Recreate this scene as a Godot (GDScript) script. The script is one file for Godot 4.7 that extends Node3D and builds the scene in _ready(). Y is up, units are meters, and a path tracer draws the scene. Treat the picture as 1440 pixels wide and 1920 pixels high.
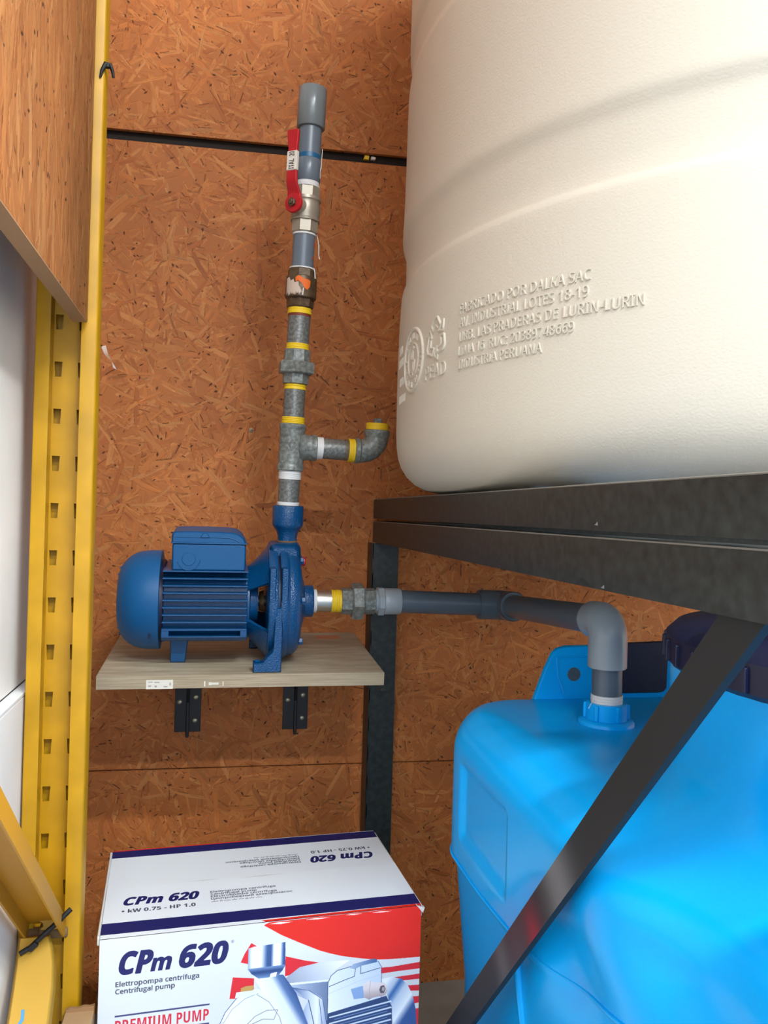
extends Node3D
# A pump on a shelf between a pallet rack and two water tanks, against a wall of strand board.

const TILT := 3.3          # the loaded shelf sags towards the room, degrees
var used := {}
var mats := {}

# ---------------------------------------------------------------- mesh builder
class MB:
	var v := PackedVector3Array()
	var n := PackedVector3Array()
	var uv := PackedVector2Array()
	var col := PackedColorArray()
	var xf := Transform3D.IDENTITY
	var tint := Color.WHITE
	func tri(a: Vector3, b: Vector3, c: Vector3, na: Vector3, nb: Vector3, nc: Vector3, ua := Vector2.ZERO, ub := Vector2.ZERO, uc := Vector2.ZERO) -> void:
		a = xf * a; b = xf * b; c = xf * c
		na = (xf.basis * na).normalized(); nb = (xf.basis * nb).normalized(); nc = (xf.basis * nc).normalized()
		if (b - a).cross(c - a).dot(na + nb + nc) > 0.0:
			v.append_array([a, c, b]); n.append_array([na, nc, nb]); uv.append_array([ua, uc, ub])
		else:
			v.append_array([a, b, c]); n.append_array([na, nb, nc]); uv.append_array([ua, ub, uc])
		col.append_array([tint, tint, tint])
	func quad(a: Vector3, b: Vector3, c: Vector3, d: Vector3, na: Vector3, nb: Vector3, nc: Vector3, nd: Vector3, u := [Vector2.ZERO, Vector2.ZERO, Vector2.ZERO, Vector2.ZERO]) -> void:
		tri(a, b, c, na, nb, nc, u[0], u[1], u[2])
		tri(a, c, d, na, nc, nd, u[0], u[2], u[3])
	func flat(a: Vector3, b: Vector3, c: Vector3, d: Vector3, out: Vector3, u := [Vector2.ZERO, Vector2.ZERO, Vector2.ZERO, Vector2.ZERO]) -> void:
		var m := (c - a).cross(d - b).normalized()
		if m.dot(out) < 0.0:
			m = -m
		quad(a, b, c, d, m, m, m, m, u)
	func box(c: Vector3, s: Vector3, bv := 0.0) -> void:
		var h := s * 0.5
		bv = minf(bv, minf(h.x, minf(h.y, h.z)) * 0.98)
		var i := h - Vector3(bv, bv, bv)
		for ax in 3:
			var p := (ax + 1) % 3
			var q := (ax + 2) % 3
			for sg in [-1.0, 1.0]:
				var nn := Vector3.ZERO
				nn[ax] = sg
				var pts := []
				for k in [[-1, -1], [1, -1], [1, 1], [-1, 1]]:
					var w := Vector3.ZERO
					w[ax] = sg * h[ax]; w[p] = k[0] * i[p]; w[q] = k[1] * i[q]
					pts.append(c + w)
				quad(pts[0], pts[1], pts[2], pts[3], nn, nn, nn, nn)
			if bv <= 0.0:
				continue
			for s1 in [-1.0, 1.0]:
				for s2 in [-1.0, 1.0]:
					# edge along ax between faces p (s1) and q (s2)
					var np_ := Vector3.ZERO
					var nq := Vector3.ZERO
					np_[p] = s1; nq[q] = s2
					var e := []
					for t in [[-1.0, true], [1.0, true], [1.0, false], [-1.0, false]]:
						var w := Vector3.ZERO
						w[ax] = t[0] * i[ax]
						w[p] = s1 * (h[p] if t[1] else i[p])
						w[q] = s2 * (i[q] if t[1] else h[q])
						e.append(c + w)
					quad(e[0], e[1], e[2], e[3], np_, np_, nq, nq)
		if bv > 0.0:
			for sx in [-1.0, 1.0]:
				for sy in [-1.0, 1.0]:
					for sz in [-1.0, 1.0]:
						tri(c + Vector3(sx * h.x, sy * i.y, sz * i.z), c + Vector3(sx * i.x, sy * h.y, sz * i.z), c + Vector3(sx * i.x, sy * i.y, sz * h.z), Vector3(sx, 0, 0), Vector3(0, sy, 0), Vector3(0, 0, sz))
	# profile of (radius, height) points about the local y axis
	func lathe(pr: Array, seg := 32, facet := false, a0 := 0.0, a1 := TAU, soft := 40.0) -> void:
		var k := pr.size() - 1
		var sn := []
		for i in k:
			var d: Vector2 = pr[i + 1] - pr[i]
			sn.append(Vector2(d.y, -d.x).normalized())
		var lim := cos(deg_to_rad(soft))
		for i in k:
			if pr[i].distance_to(pr[i + 1]) < 1e-7:
				continue
			var n0: Vector2 = sn[i]
			var n1: Vector2 = sn[i]
			if i > 0 and sn[i - 1].dot(sn[i]) > lim:
				n0 = (sn[i - 1] + sn[i]).normalized()
			if i < k - 1 and sn[i + 1].dot(sn[i]) > lim:
				n1 = (sn[i + 1] + sn[i]).normalized()
			for j in seg:
				var t0 := a0 + (a1 - a0) * j / seg
				var t1 := a0 + (a1 - a0) * (j + 1) / seg
				var d0 := Vector3(cos(t0), 0, sin(t0))
				var d1 := Vector3(cos(t1), 0, sin(t1))
				var m0 := d0
				var m1 := d1
				if facet:
					m0 = (d0 + d1).normalized()
					m1 = m0
				var A: Vector3 = d0 * pr[i].x + Vector3.UP * pr[i].y
				var B: Vector3 = d1 * pr[i].x + Vector3.UP * pr[i].y
				var C: Vector3 = d1 * pr[i + 1].x + Vector3.UP * pr[i + 1].y
				var D: Vector3 = d0 * pr[i + 1].x + Vector3.UP * pr[i + 1].y
				var N0 := m0 * n0.x + Vector3.UP * n0.y
				var N1 := m1 * n0.x + Vector3.UP * n0.y
				var N2 := m1 * n1.x + Vector3.UP * n1.y
				var N3 := m0 * n1.x + Vector3.UP * n1.y
				var u0 := float(j) / seg
				var u1 := float(j + 1) / seg
				if pr[i].x < 1e-7:
					tri(A, C, D, N0, N2, N3)
				elif pr[i + 1].x < 1e-7:
					tri(A, B, C, N0, N1, N2)
				else:
					quad(A, B, C, D, N0, N1, N2, N3, [Vector2(u0, 0), Vector2(u1, 0), Vector2(u1, 1), Vector2(u0, 1)])
	# solid ring / cylinder between heights, with a chamfer
	func cyl(r: float, y0: float, y1: float, ch := 0.0006, seg := 32, facet := false) -> void:
		lathe([Vector2(0, y0), Vector2(r - ch, y0), Vector2(r, y0 + ch), Vector2(r, y1 - ch), Vector2(r - ch, y1), Vector2(0, y1)], seg, facet, PI / seg if facet else 0.0, TAU + (PI / seg if facet else 0.0))
	# flat polygon (x, y) pushed from z0 to z1, with a chamfer on both rims
	func extrude(poly: PackedVector2Array, z0: float, z1: float, ch := 0.0, soft := 40.0) -> void:
		if Geometry2D.is_polygon_clockwise(poly):
			poly = poly.duplicate()
			poly.reverse()
		var k := poly.size()
		var en := []
		for i in k:
			var d := poly[(i + 1) % k] - poly[i]
			en.append(Vector2(d.y, -d.x).normalized())
		var ins := PackedVector2Array()
		for i in k:
			var a: Vector2 = en[(i + k - 1) % k]
			var b: Vector2 = en[i]
			var m := (a + b).normalized()
			ins.append(poly[i] - m * ch / maxf(0.35, m.dot(b)))
		var idx := Geometry2D.triangulate_polygon(ins)
		if idx.is_empty():
			idx = Geometry2D.triangulate_polygon(poly)
		for t in range(0, idx.size(), 3):
			for e in [[z0, -1.0], [z1, 1.0]]:
				var nn := Vector3(0, 0, e[1])
				var q := []
				for w in 3:
					q.append(Vector3(ins[idx[t + w]].x, ins[idx[t + w]].y, e[0]))
				tri(q[0], q[1], q[2], nn, nn, nn, ins[idx[t]], ins[idx[t + 1]], ins[idx[t + 2]])
		var lim := cos(deg_to_rad(soft))
		for i in k:
			var j := (i + 1) % k
			var ni: Vector2 = en[i]
			var nj: Vector2 = en[i]
			var pn: Vector2 = en[(i + k - 1) % k]
			var qn: Vector2 = en[j]
			if pn.dot(ni) > lim:
				ni = (ni + pn).normalized()
			if qn.dot(nj) > lim:
				nj = (nj + qn).normalized()
			var n0 := Vector3(ni.x, ni.y, 0)
			var n1 := Vector3(nj.x, nj.y, 0)
			var a0 := Vector3(poly[i].x, poly[i].y, z0 + ch)
			var b0 := Vector3(poly[j].x, poly[j].y, z0 + ch)
			var a1 := Vector3(poly[i].x, poly[i].y, z1 - ch)
			var b1 := Vector3(poly[j].x, poly[j].y, z1 - ch)
			quad(a0, b0, b1, a1, n0, n1, n1, n0)
			if ch > 0.0:
				var zp := Vector3(0, 0, 1)
				quad(a1, b1, Vector3(ins[j].x, ins[j].y, z1), Vector3(ins[i].x, ins[i].y, z1), n0, n1, n1 + zp, n0 + zp)
				quad(a0, b0, Vector3(ins[j].x, ins[j].y, z0), Vector3(ins[i].x, ins[i].y, z0), n0, n1, n1 - zp, n0 - zp)
	func tube(pts: Array, r, seg := 12, caps := true) -> void:
		var k := pts.size()
		var up := Vector3(0.123, 0.9, 0.41).normalized()
		var rings := []
		var nr := []
		var x := Vector3.ZERO
		for i in k:
			var t: Vector3 = (pts[mini(i + 1, k - 1)] - pts[maxi(i - 1, 0)]).normalized()
			x = (up - t * up.dot(t)).normalized() if i == 0 else (x - t * x.dot(t)).normalized()
			var y := t.cross(x)
			var rr: float = r[i] if r is Array else r
			var ring := []
			var rn := []
			for j in seg:
				var a := TAU * j / seg
				var d := x * cos(a) + y * sin(a)
				ring.append(pts[i] + d * rr)
				rn.append(d)
			rings.append(ring)
			nr.append(rn)
		for i in k - 1:
			for j in seg:
				var q := (j + 1) % seg
				quad(rings[i][j], rings[i][q], rings[i + 1][q], rings[i + 1][j], nr[i][j], nr[i][q], nr[i + 1][q], nr[i + 1][j])
		if caps:
			for e in [[0, 1], [k - 1, k - 2]]:
				var nn: Vector3 = (pts[e[0]] - pts[e[1]]).normalized()
				for j in seg:
					tri(pts[e[0]], rings[e[0]][j], rings[e[0]][(j + 1) % seg], nn, nn, nn)
	# rows of points; normals from the neighbours, turned away from «inside(p)»
	func grid(rows: Array, closed: bool, inside: Callable) -> void:
		var R := rows.size()
		var K: int = rows[0].size()
		var nm := []
		for i in R:
			var line := PackedVector3Array()
			for j in K:
				var l: int = (j + K - 1) % K if closed else maxi(j - 1, 0)
				var r: int = (j + 1) % K if closed else mini(j + 1, K - 1)
				var du: Vector3 = rows[i][r] - rows[i][l]
				var dv: Vector3 = rows[mini(i + 1, R - 1)][j] - rows[maxi(i - 1, 0)][j]
				var m := du.cross(dv).normalized()
				if m.dot(rows[i][j] - inside.call(rows[i][j])) < 0.0:
					m = -m
				line.append(m)
			nm.append(line)
		for i in R - 1:
			for j in (K if closed else K - 1):
				var q := (j + 1) % K
				quad(rows[i][j], rows[i][q], rows[i + 1][q], rows[i + 1][j], nm[i][j], nm[i][q], nm[i + 1][q], nm[i + 1][j])
	func mesh() -> ArrayMesh:
		var a := []
		a.resize(Mesh.ARRAY_MAX)
		a[Mesh.ARRAY_VERTEX] = v
		a[Mesh.ARRAY_NORMAL] = n
		a[Mesh.ARRAY_TEX_UV] = uv
		a[Mesh.ARRAY_COLOR] = col
		var m := ArrayMesh.new()
		m.add_surface_from_arrays(Mesh.PRIMITIVE_TRIANGLES, a)
		return m

func V2(a: Array) -> Array:
	var o := []
	for i in range(0, a.size(), 2):
		o.append(Vector2(a[i], a[i + 1]))
	return o

func P2(a: Array) -> PackedVector2Array:
	var o := PackedVector2Array()
	for i in range(0, a.size(), 2):
		o.append(Vector2(a[i], a[i + 1]))
	return o

func rounded(w: float, h: float, r: float, seg := 5) -> PackedVector2Array:
	var o := PackedVector2Array()
	for k in 4:
		var c := Vector2((w / 2 - r) * (1 if k in [0, 3] else -1), (h / 2 - r) * (1 if k < 2 else -1))
		for i in seg + 1:
			var a := PI / 2 * (k + float(i) / seg)
			o.append(c + Vector2(cos(a), sin(a)) * r)
	return o

func mb(xf := Transform3D.IDENTITY) -> MB:
	var m := MB.new()
	m.xf = xf
	return m

const ALONG_X := Basis(Vector3(0, -1, 0), Vector3(1, 0, 0), Vector3(0, 0, 1))     # local y becomes x
const ALONG_Z := Basis(Vector3(1, 0, 0), Vector3(0, 0, 1), Vector3(0, -1, 0))     # local y becomes z
const PUSH_X := Basis(Vector3(0, 0, 1), Vector3(0, 1, 0), Vector3(1, 0, 0))       # polygon x becomes z, pushed along x
const PUSH_Y := Basis(Vector3(1, 0, 0), Vector3(0, 0, 1), Vector3(0, 1, 0))       # polygon y becomes z, pushed along y

# ---------------------------------------------------------------- scene graph
func numbered(called: String, parent: Node) -> String:
	var key := str(parent.get_instance_id()) + called
	var k: int = used.get(key, 0)
	used[key] = k + 1
	return called if k == 0 else "%s_%03d" % [called, k]

func thing(called: String, label: String, category: String, xf := Transform3D.IDENTITY, group := "") -> Node3D:
	var o := Node3D.new()
	o.name = numbered(called, self)
	o.transform = xf
	add_child(o, true)
	o.set_meta("label", label)
	o.set_meta("category", category)
	if group:
		o.set_meta("group", group)
	return o

func part(called: String, m, mat: Material, parent: Node, label := "") -> MeshInstance3D:
	var o := MeshInstance3D.new()
	o.name = numbered(called, parent)
	o.mesh = m.mesh() if m is MB else m
	o.material_override = mat
	parent.add_child(o, true)
	if label:
		o.set_meta("label", label)
	return o

func struct(called: String, m, mat: Material) -> MeshInstance3D:
	var o := part(called, m, mat, self)
	o.set_meta("kind", "structure")
	return o

func at(p: Vector3, rot := Vector3.ZERO) -> Transform3D:
	return Transform3D(Basis.from_euler(rot * PI / 180.0), p)

# ---------------------------------------------------------------- pictures
func c8(r: int, g: int, b: int) -> Color:
	return Color(r / 255.0, g / 255.0, b / 255.0)

# fills any polygon given in pixels; one colour
func fill(img: Image, p: PackedVector2Array, c: Color) -> void:
	var lo := INF
	var hi := -INF
	for q in p:
		lo = minf(lo, q.y); hi = maxf(hi, q.y)
	var k := p.size()
	for y in range(maxi(0, int(floor(lo))), mini(img.get_height() - 1, int(ceil(hi))) + 1):
		var yy := y + 0.5
		var xs := []
		for i in k:
			var a := p[i]
			var b := p[(i + 1) % k]
			if (a.y <= yy) != (b.y <= yy):
				xs.append(a.x + (yy - a.y) / (b.y - a.y) * (b.x - a.x))
		xs.sort()
		for i in range(0, xs.size() - 1, 2):
			var x0 := int(round(xs[i]))
			var x1 := int(round(xs[i + 1]))
			if x1 > x0:
				img.fill_rect(Rect2i(x0, y, x1 - x0, 1), c)

# the same with colour stops across the direction from a to b
func shade(img: Image, p: PackedVector2Array, a: Vector2, b: Vector2, stops: Array) -> void:
	var g := Gradient.new()
	g.offsets = PackedFloat32Array()
	var off := PackedFloat32Array()
	var cs := PackedColorArray()
	for s in stops:
		off.append(s[0]); cs.append(s[1])
	g.offsets = off
	g.colors = cs
	var lut := []
	for i in 65:
		lut.append(g.sample(i / 64.0))
	var d := b - a
	var dd := d.length_squared()
	var k := p.size()
	var lo := INF
	var hi := -INF
	for q in p:
		lo = minf(lo, q.y); hi = maxf(hi, q.y)
	for y in range(maxi(0, int(lo)), mini(img.get_height() - 1, int(ceil(hi))) + 1):
		var yy := y + 0.5
		var xs := []
		for i in k:
			var e := p[i]
			var f := p[(i + 1) % k]
			if (e.y <= yy) != (f.y <= yy):
				xs.append(e.x + (yy - e.y) / (f.y - e.y) * (f.x - e.x))
		xs.sort()
		for i in range(0, xs.size() - 1, 2):
			for x in range(maxi(0, int(round(xs[i]))), mini(img.get_width(), int(round(xs[i + 1])))):
				var t := clampf((Vector2(x + 0.5, yy) - a).dot(d) / dd, 0.0, 1.0)
				img.set_pixel(x, y, lut[int(t * 64)])

func stroke(img: Image, p: PackedVector2Array, w: float, c: Color) -> void:
	for i in p.size() - 1:
		var d := (p[i + 1] - p[i])
		if d.length() < 0.01:
			continue
		var m := d.normalized().orthogonal() * w * 0.5
		var e := d.normalized() * w * 0.3
		fill(img, PackedVector2Array([p[i] + m - e, p[i + 1] + m + e, p[i + 1] - m + e, p[i] - m - e]), c)

var glyph_cache := {}
# triangles of a line of lettering, scaled so that capitals are 1 high; [triangles, width]
func glyphs(s: String, bold := false, depth := 0.0, family := "Droid Sans") -> Array:
	var key := [s, bold, depth, family]
	if glyph_cache.has(key):
		return glyph_cache[key]
	var f := SystemFont.new()
	f.font_names = PackedStringArray([family])
	f.font_weight = 700 if bold else 400
	var t := TextMesh.new()
	t.font = f
	t.font_size = 64
	t.pixel_size = 1.0 / 45.7
	t.curve_step = 1.5
	t.depth = depth
	t.horizontal_alignment = HORIZONTAL_ALIGNMENT_LEFT
	t.text = s
	var pts := PackedVector3Array()
	var nrm := PackedVector3Array()
	if t.get_surface_count() > 0:
		for sf in t.get_surface_count():
			var a := t.surface_get_arrays(sf)
			var vs: PackedVector3Array = a[Mesh.ARRAY_VERTEX]
			var ns: PackedVector3Array = a[Mesh.ARRAY_NORMAL]
			var ix = a[Mesh.ARRAY_INDEX]
			if ix == null or ix.size() == 0:
				ix = range(vs.size())
			for i in ix:
				pts.append(vs[i]); nrm.append(ns[i])
	var lo := Vector3(INF, INF, INF)
	var hi := -lo
	for p in pts:
		lo = lo.min(p); hi = hi.max(p)
	# «base» is the foot of a capital
	var fb := TextMesh.new()
	fb.font = f; fb.font_size = 64; fb.pixel_size = 1.0 / 45.7; fb.depth = depth; fb.text = "H"
	var box := fb.get_aabb()
	var same := TextMesh.new()
	same.font = f; same.font_size = 64; same.pixel_size = 1.0 / 45.7; same.depth = depth; same.text = s
	var out := PackedVector3Array()
	var base := box.position.y
	var cap := maxf(box.size.y, 0.01)
	for p in pts:
		out.append(Vector3((p.x - lo.x) / cap, (p.y - base) / cap, p.z))
	glyph_cache[key] = [out, nrm, (hi.x - lo.x) / cap if pts.size() else 0.0]
	return glyph_cache[key]

# letters as print: foot of the line at «o» (pixels), running along «ex», capitals «ey» high (pixel vectors); «wide» fits the length
func letter(img: Image, s: String, o: Vector2, ex: Vector2, ey: Vector2, c: Color, bold := false, wide := 0.0, lean := 0.0, swell := 0.0) -> void:
	var g := glyphs(s, bold)
	var fx := 1.0
	if wide > 0.0 and g[2] > 0.0:
		fx = wide / (g[2] * ey.length())
	var pts: PackedVector3Array = g[0]
	var nr: PackedVector3Array = g[1]
	for i in range(0, pts.size(), 3):
		if nr[i].z < 0.5:
			continue
		var q := PackedVector2Array()
		for k in 3:
			var p := pts[i + k]
			q.append(o + ex * (p.x * fx + p.y * lean) * ey.length() + ey * p.y)
		fill(img, q, c)
		if swell > 0.0:
			for k in 3:
				stroke(img, PackedVector2Array([q[k], q[(k + 1) % 3]]), swell, c)

func tex(img: Image) -> ImageTexture:
	return ImageTexture.create_from_image(img)

func noise_img(size: int, freq: float, oct: int, sd: int, lo: float, hi: float) -> Image:
	var f := FastNoiseLite.new()
	f.seed = sd
	f.noise_type = FastNoiseLite.TYPE_SIMPLEX_SMOOTH
	f.frequency = freq
	f.fractal_octaves = oct
	var img := f.get_seamless_image(size, size)
	img.convert(Image.FORMAT_RGB8)
	for y in size:
		for x in size:
			var t := lerpf(lo, hi, img.get_pixel(x, y).r)
			img.set_pixel(x, y, Color(t, t, t))
	return img

# strand board: layers of wood strands laid over one another; [colour, relief]
func strands(size: int, ppm: float, sd: int, lay: float, spread: float) -> Array:
	var rng := RandomNumberGenerator.new()
	rng.seed = sd
	var img := Image.create(size, size, false, Image.FORMAT_RGB8)
	var hgt := Image.create(size, size, false, Image.FORMAT_L8)
	img.fill(c8(172, 103, 55))
	hgt.fill(Color(0.5, 0.5, 0.5))
	var woods := [c8(184, 112, 60), c8(175, 103, 53), c8(188, 117, 63), c8(169, 97, 50), c8(190, 123, 70), c8(180, 107, 55), c8(184, 109, 56)]
	var count := int(pow(size / ppm, 2.0) * 7000)
	for k in count:
		var c := Vector2(rng.randf() * size, rng.randf() * size)
		var a := lay + rng.randfn(0.0, spread)
		var l := rng.randf_range(0.014, 0.075) * ppm
		var w := rng.randf_range(0.0015, 0.0085) * ppm * (0.4 + l / (0.075 * ppm))
		var d := Vector2(cos(a), sin(a))
		var m := d.orthogonal()
		var wood: Color = woods[rng.randi() % woods.size()]
		var tone := rng.randf_range(0.955, 1.03)
		if k > count * 0.7 and rng.randf() < 0.10:
			tone *= 0.91
		wood = Color(wood.r * tone, wood.g * tone, wood.b * tone)
		# a sliver: ragged, pointed ends and a slight bow
		var e := rng.randf_range(0.25, 0.48)
		var f := rng.randf_range(0.25, 0.48)
		var bow := m * rng.randf_range(-0.25, 0.25) * w
		var q := PackedVector2Array([c - d * l * 0.5 + m * w * rng.randf_range(-0.4, 0.4), c - d * l * e - m * w * 0.5 + bow, c - m * w * 0.5 - bow, c + d * l * f - m * w * 0.42 + bow, c + d * l * 0.5 + m * w * rng.randf_range(-0.4, 0.4), c + d * l * e + m * w * 0.5 + bow, c + m * w * 0.46 - bow, c - d * l * f + m * w * 0.4 + bow])
		var hh := clampf(0.5 + rng.randfn(0.0, 0.12), 0.1, 0.9)
		var reach := l * 0.6 + w
		var offs := [Vector2.ZERO]
		if c.x < reach: offs.append(Vector2(size, 0))
		if c.x > size - reach: offs.append(Vector2(-size, 0))
		if c.y < reach: offs.append(Vector2(0, size))
		if c.y > size - reach: offs.append(Vector2(0, -size))
		var grains := []
		for g in rng.randi_range(2, 5):
			grains.append([rng.randf_range(-0.42, 0.42), rng.randf_range(-0.5, 0.1), rng.randf_range(0.2, 0.6), rng.randf_range(0.78, 1.10)])
		var edge := rng.randf()
		for o in offs:
			var qo := PackedVector2Array()
			for p in q:
				qo.append(p + o)
			fill(img, qo, wood)
			fill(hgt, qo, Color(hh, hh, hh))
			for g in grains:
				var s: Vector2 = c + o + m * w * g[0]
				stroke(img, PackedVector2Array([s + d * l * 0.42 * g[1] * 2.0, s + d * l * 0.42 * minf(0.98, g[1] * 2.0 + g[2] * 2.0)]), 1.3, Color(wood.r * g[3], wood.g * g[3], wood.b * g[3]))
			if edge < 0.34:
				var dim := rng.randf_range(0.52, 0.84)
				var s2: Vector2 = c + o + m * w * 0.45
				var b := rng.randf_range(-0.4, 0.15)
				var b2 := minf(0.4, b + rng.randf_range(0.06, 0.4))
				stroke(img, PackedVector2Array([s2 + d * l * b, s2 + d * l * (b + b2) * 0.5 + bow * 0.5, s2 + d * l * b2]), rng.randf_range(1.2, 2.4), Color(wood.r * dim, wood.g * dim * 0.95, wood.b * dim * 0.9))
				stroke(hgt, PackedVector2Array([s2 + d * l * b, s2 + d * l * b2]), 2.6, Color(0.22, 0.22, 0.22))
			elif edge > 0.94:
				var s3: Vector2 = c + o - m * w * 0.3
				stroke(img, PackedVector2Array([s3 - d * l * 0.06, s3 + d * l * 0.08]), 1.6, Color(wood.r * 1.18, wood.g * 1.22, wood.b * 1.3))
	# dark chips and pits
	for k in int(pow(size / ppm, 2.0) * 620):
		var c := Vector2(rng.randf() * size, rng.randf() * size)
		var a := rng.randf() * PI
		var d := Vector2(cos(a), sin(a)) * rng.randf_range(2.0, 7.0)
		var m := d.orthogonal().normalized() * rng.randf_range(1.2, 2.8)
		fill(img, PackedVector2Array([c - d, c + m, c + d, c - m]), c8(86, 48, 28))
		fill(hgt, PackedVector2Array([c - d, c + m, c + d, c - m]), Color(0.05, 0.05, 0.05))
	# broad, faint patches
	var pn := FastNoiseLite.new()
	pn.seed = sd
	pn.frequency = 0.006
	pn.fractal_octaves = 3
	var patch := pn.get_seamless_image(512, 512)
	var step := 512.0 / size
	for y in size:
		for x in size:
			var t := 0.93 + 0.14 * patch.get_pixel(int(x * step), int(y * step)).r
			var p := img.get_pixel(x, y)
			img.set_pixel(x, y, Color(p.r * t, p.g * t, p.b * t))
	return [img, hgt]

# ---------------------------------------------------------------- materials
func mat(key: String, c: Color, rough := 0.5, metal := 0.0, spec := 0.5) -> StandardMaterial3D:
	if mats.has(key):
		return mats[key]
	var m := StandardMaterial3D.new()
	m.resource_name = key
	m.albedo_color = c
	m.roughness = rough
	m.metallic = metal
	m.metallic_specular = spec
	mats[key] = m
	return m

func triplanar(m: StandardMaterial3D, scale: float, world := false) -> void:
	m.uv1_triplanar = true
	m.uv1_world_triplanar = world
	m.uv1_triplanar_sharpness = 4.0
	m.uv1_scale = Vector3.ONE * scale

func relief(m: StandardMaterial3D, t: Texture2D, cm: float) -> void:
	m.heightmap_enabled = true
	m.heightmap_texture = t
	m.heightmap_scale = cm

# ---------------------------------------------------------------- the scene
func _ready() -> void:
	var cam := Camera3D.new()
	cam.name = "camera"
	cam.position = Vector3(0, 0.85, 1.41)
	cam.rotation_degrees = Vector3(0.179, -11.542, 1.574)
	cam.fov = 65.24
	cam.near = 0.02
	add_child(cam)
	var env := Environment.new()
	var sky := Sky.new()
	var psm := ProceduralSkyMaterial.new()
	psm.sky_top_color = c8(176, 196, 222)
	psm.sky_horizon_color = c8(226, 230, 234)
	psm.ground_horizon_color = c8(150, 148, 142)
	psm.ground_bottom_color = c8(110, 108, 104)
	psm.sky_energy_multiplier = 1.9
	sky.sky_material = psm
	env.background_mode = Environment.BG_SKY
	env.sky = sky
	env.tonemap_mode = Environment.TONE_MAPPER_LINEAR
	env.tonemap_exposure = 1.22
	env.sdfgi_enabled = true
	env.ssao_enabled = true
	env.ssil_enabled = true
	var we := WorldEnvironment.new()
	we.name = "world"
	we.environment = env
	add_child(we)
	lamps()
	surfaces()
	room()
	steel_stand()
	white_tank()
	blue_tank()
	rack()
	shelf()
	pump()
	riser()
	suction()
	carton()
	small_things()

const LAMPS := [Vector3(-0.75, 2.62, 2.3), Vector3(0.95, 2.62, 2.3), Vector3(0.3, 2.62, 3.3), Vector3(1.9, 2.62, 1.5)]
const LAMP_POWER := [1.6, 7.5, 6.2, 14.5]

func lamps() -> void:
	for i in LAMPS.size():
		var p: Vector3 = LAMPS[i]
		var l := AreaLight3D.new()
		l.name = "lamp_light"
		l.area_size = Vector2(1.15, 0.10)
		l.area_normalize_energy = true
		l.light_energy = LAMP_POWER[i]
		l.light_color = Color(0.965, 0.99, 1.0)
		l.area_range = 20.0
		l.area_attenuation = 2.0
		l.shadow_enabled = true
		l.transform = Transform3D(Basis(Vector3.RIGHT, -PI / 2), p - Vector3(0, 0.012, 0))
		add_child(l, true)

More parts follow.
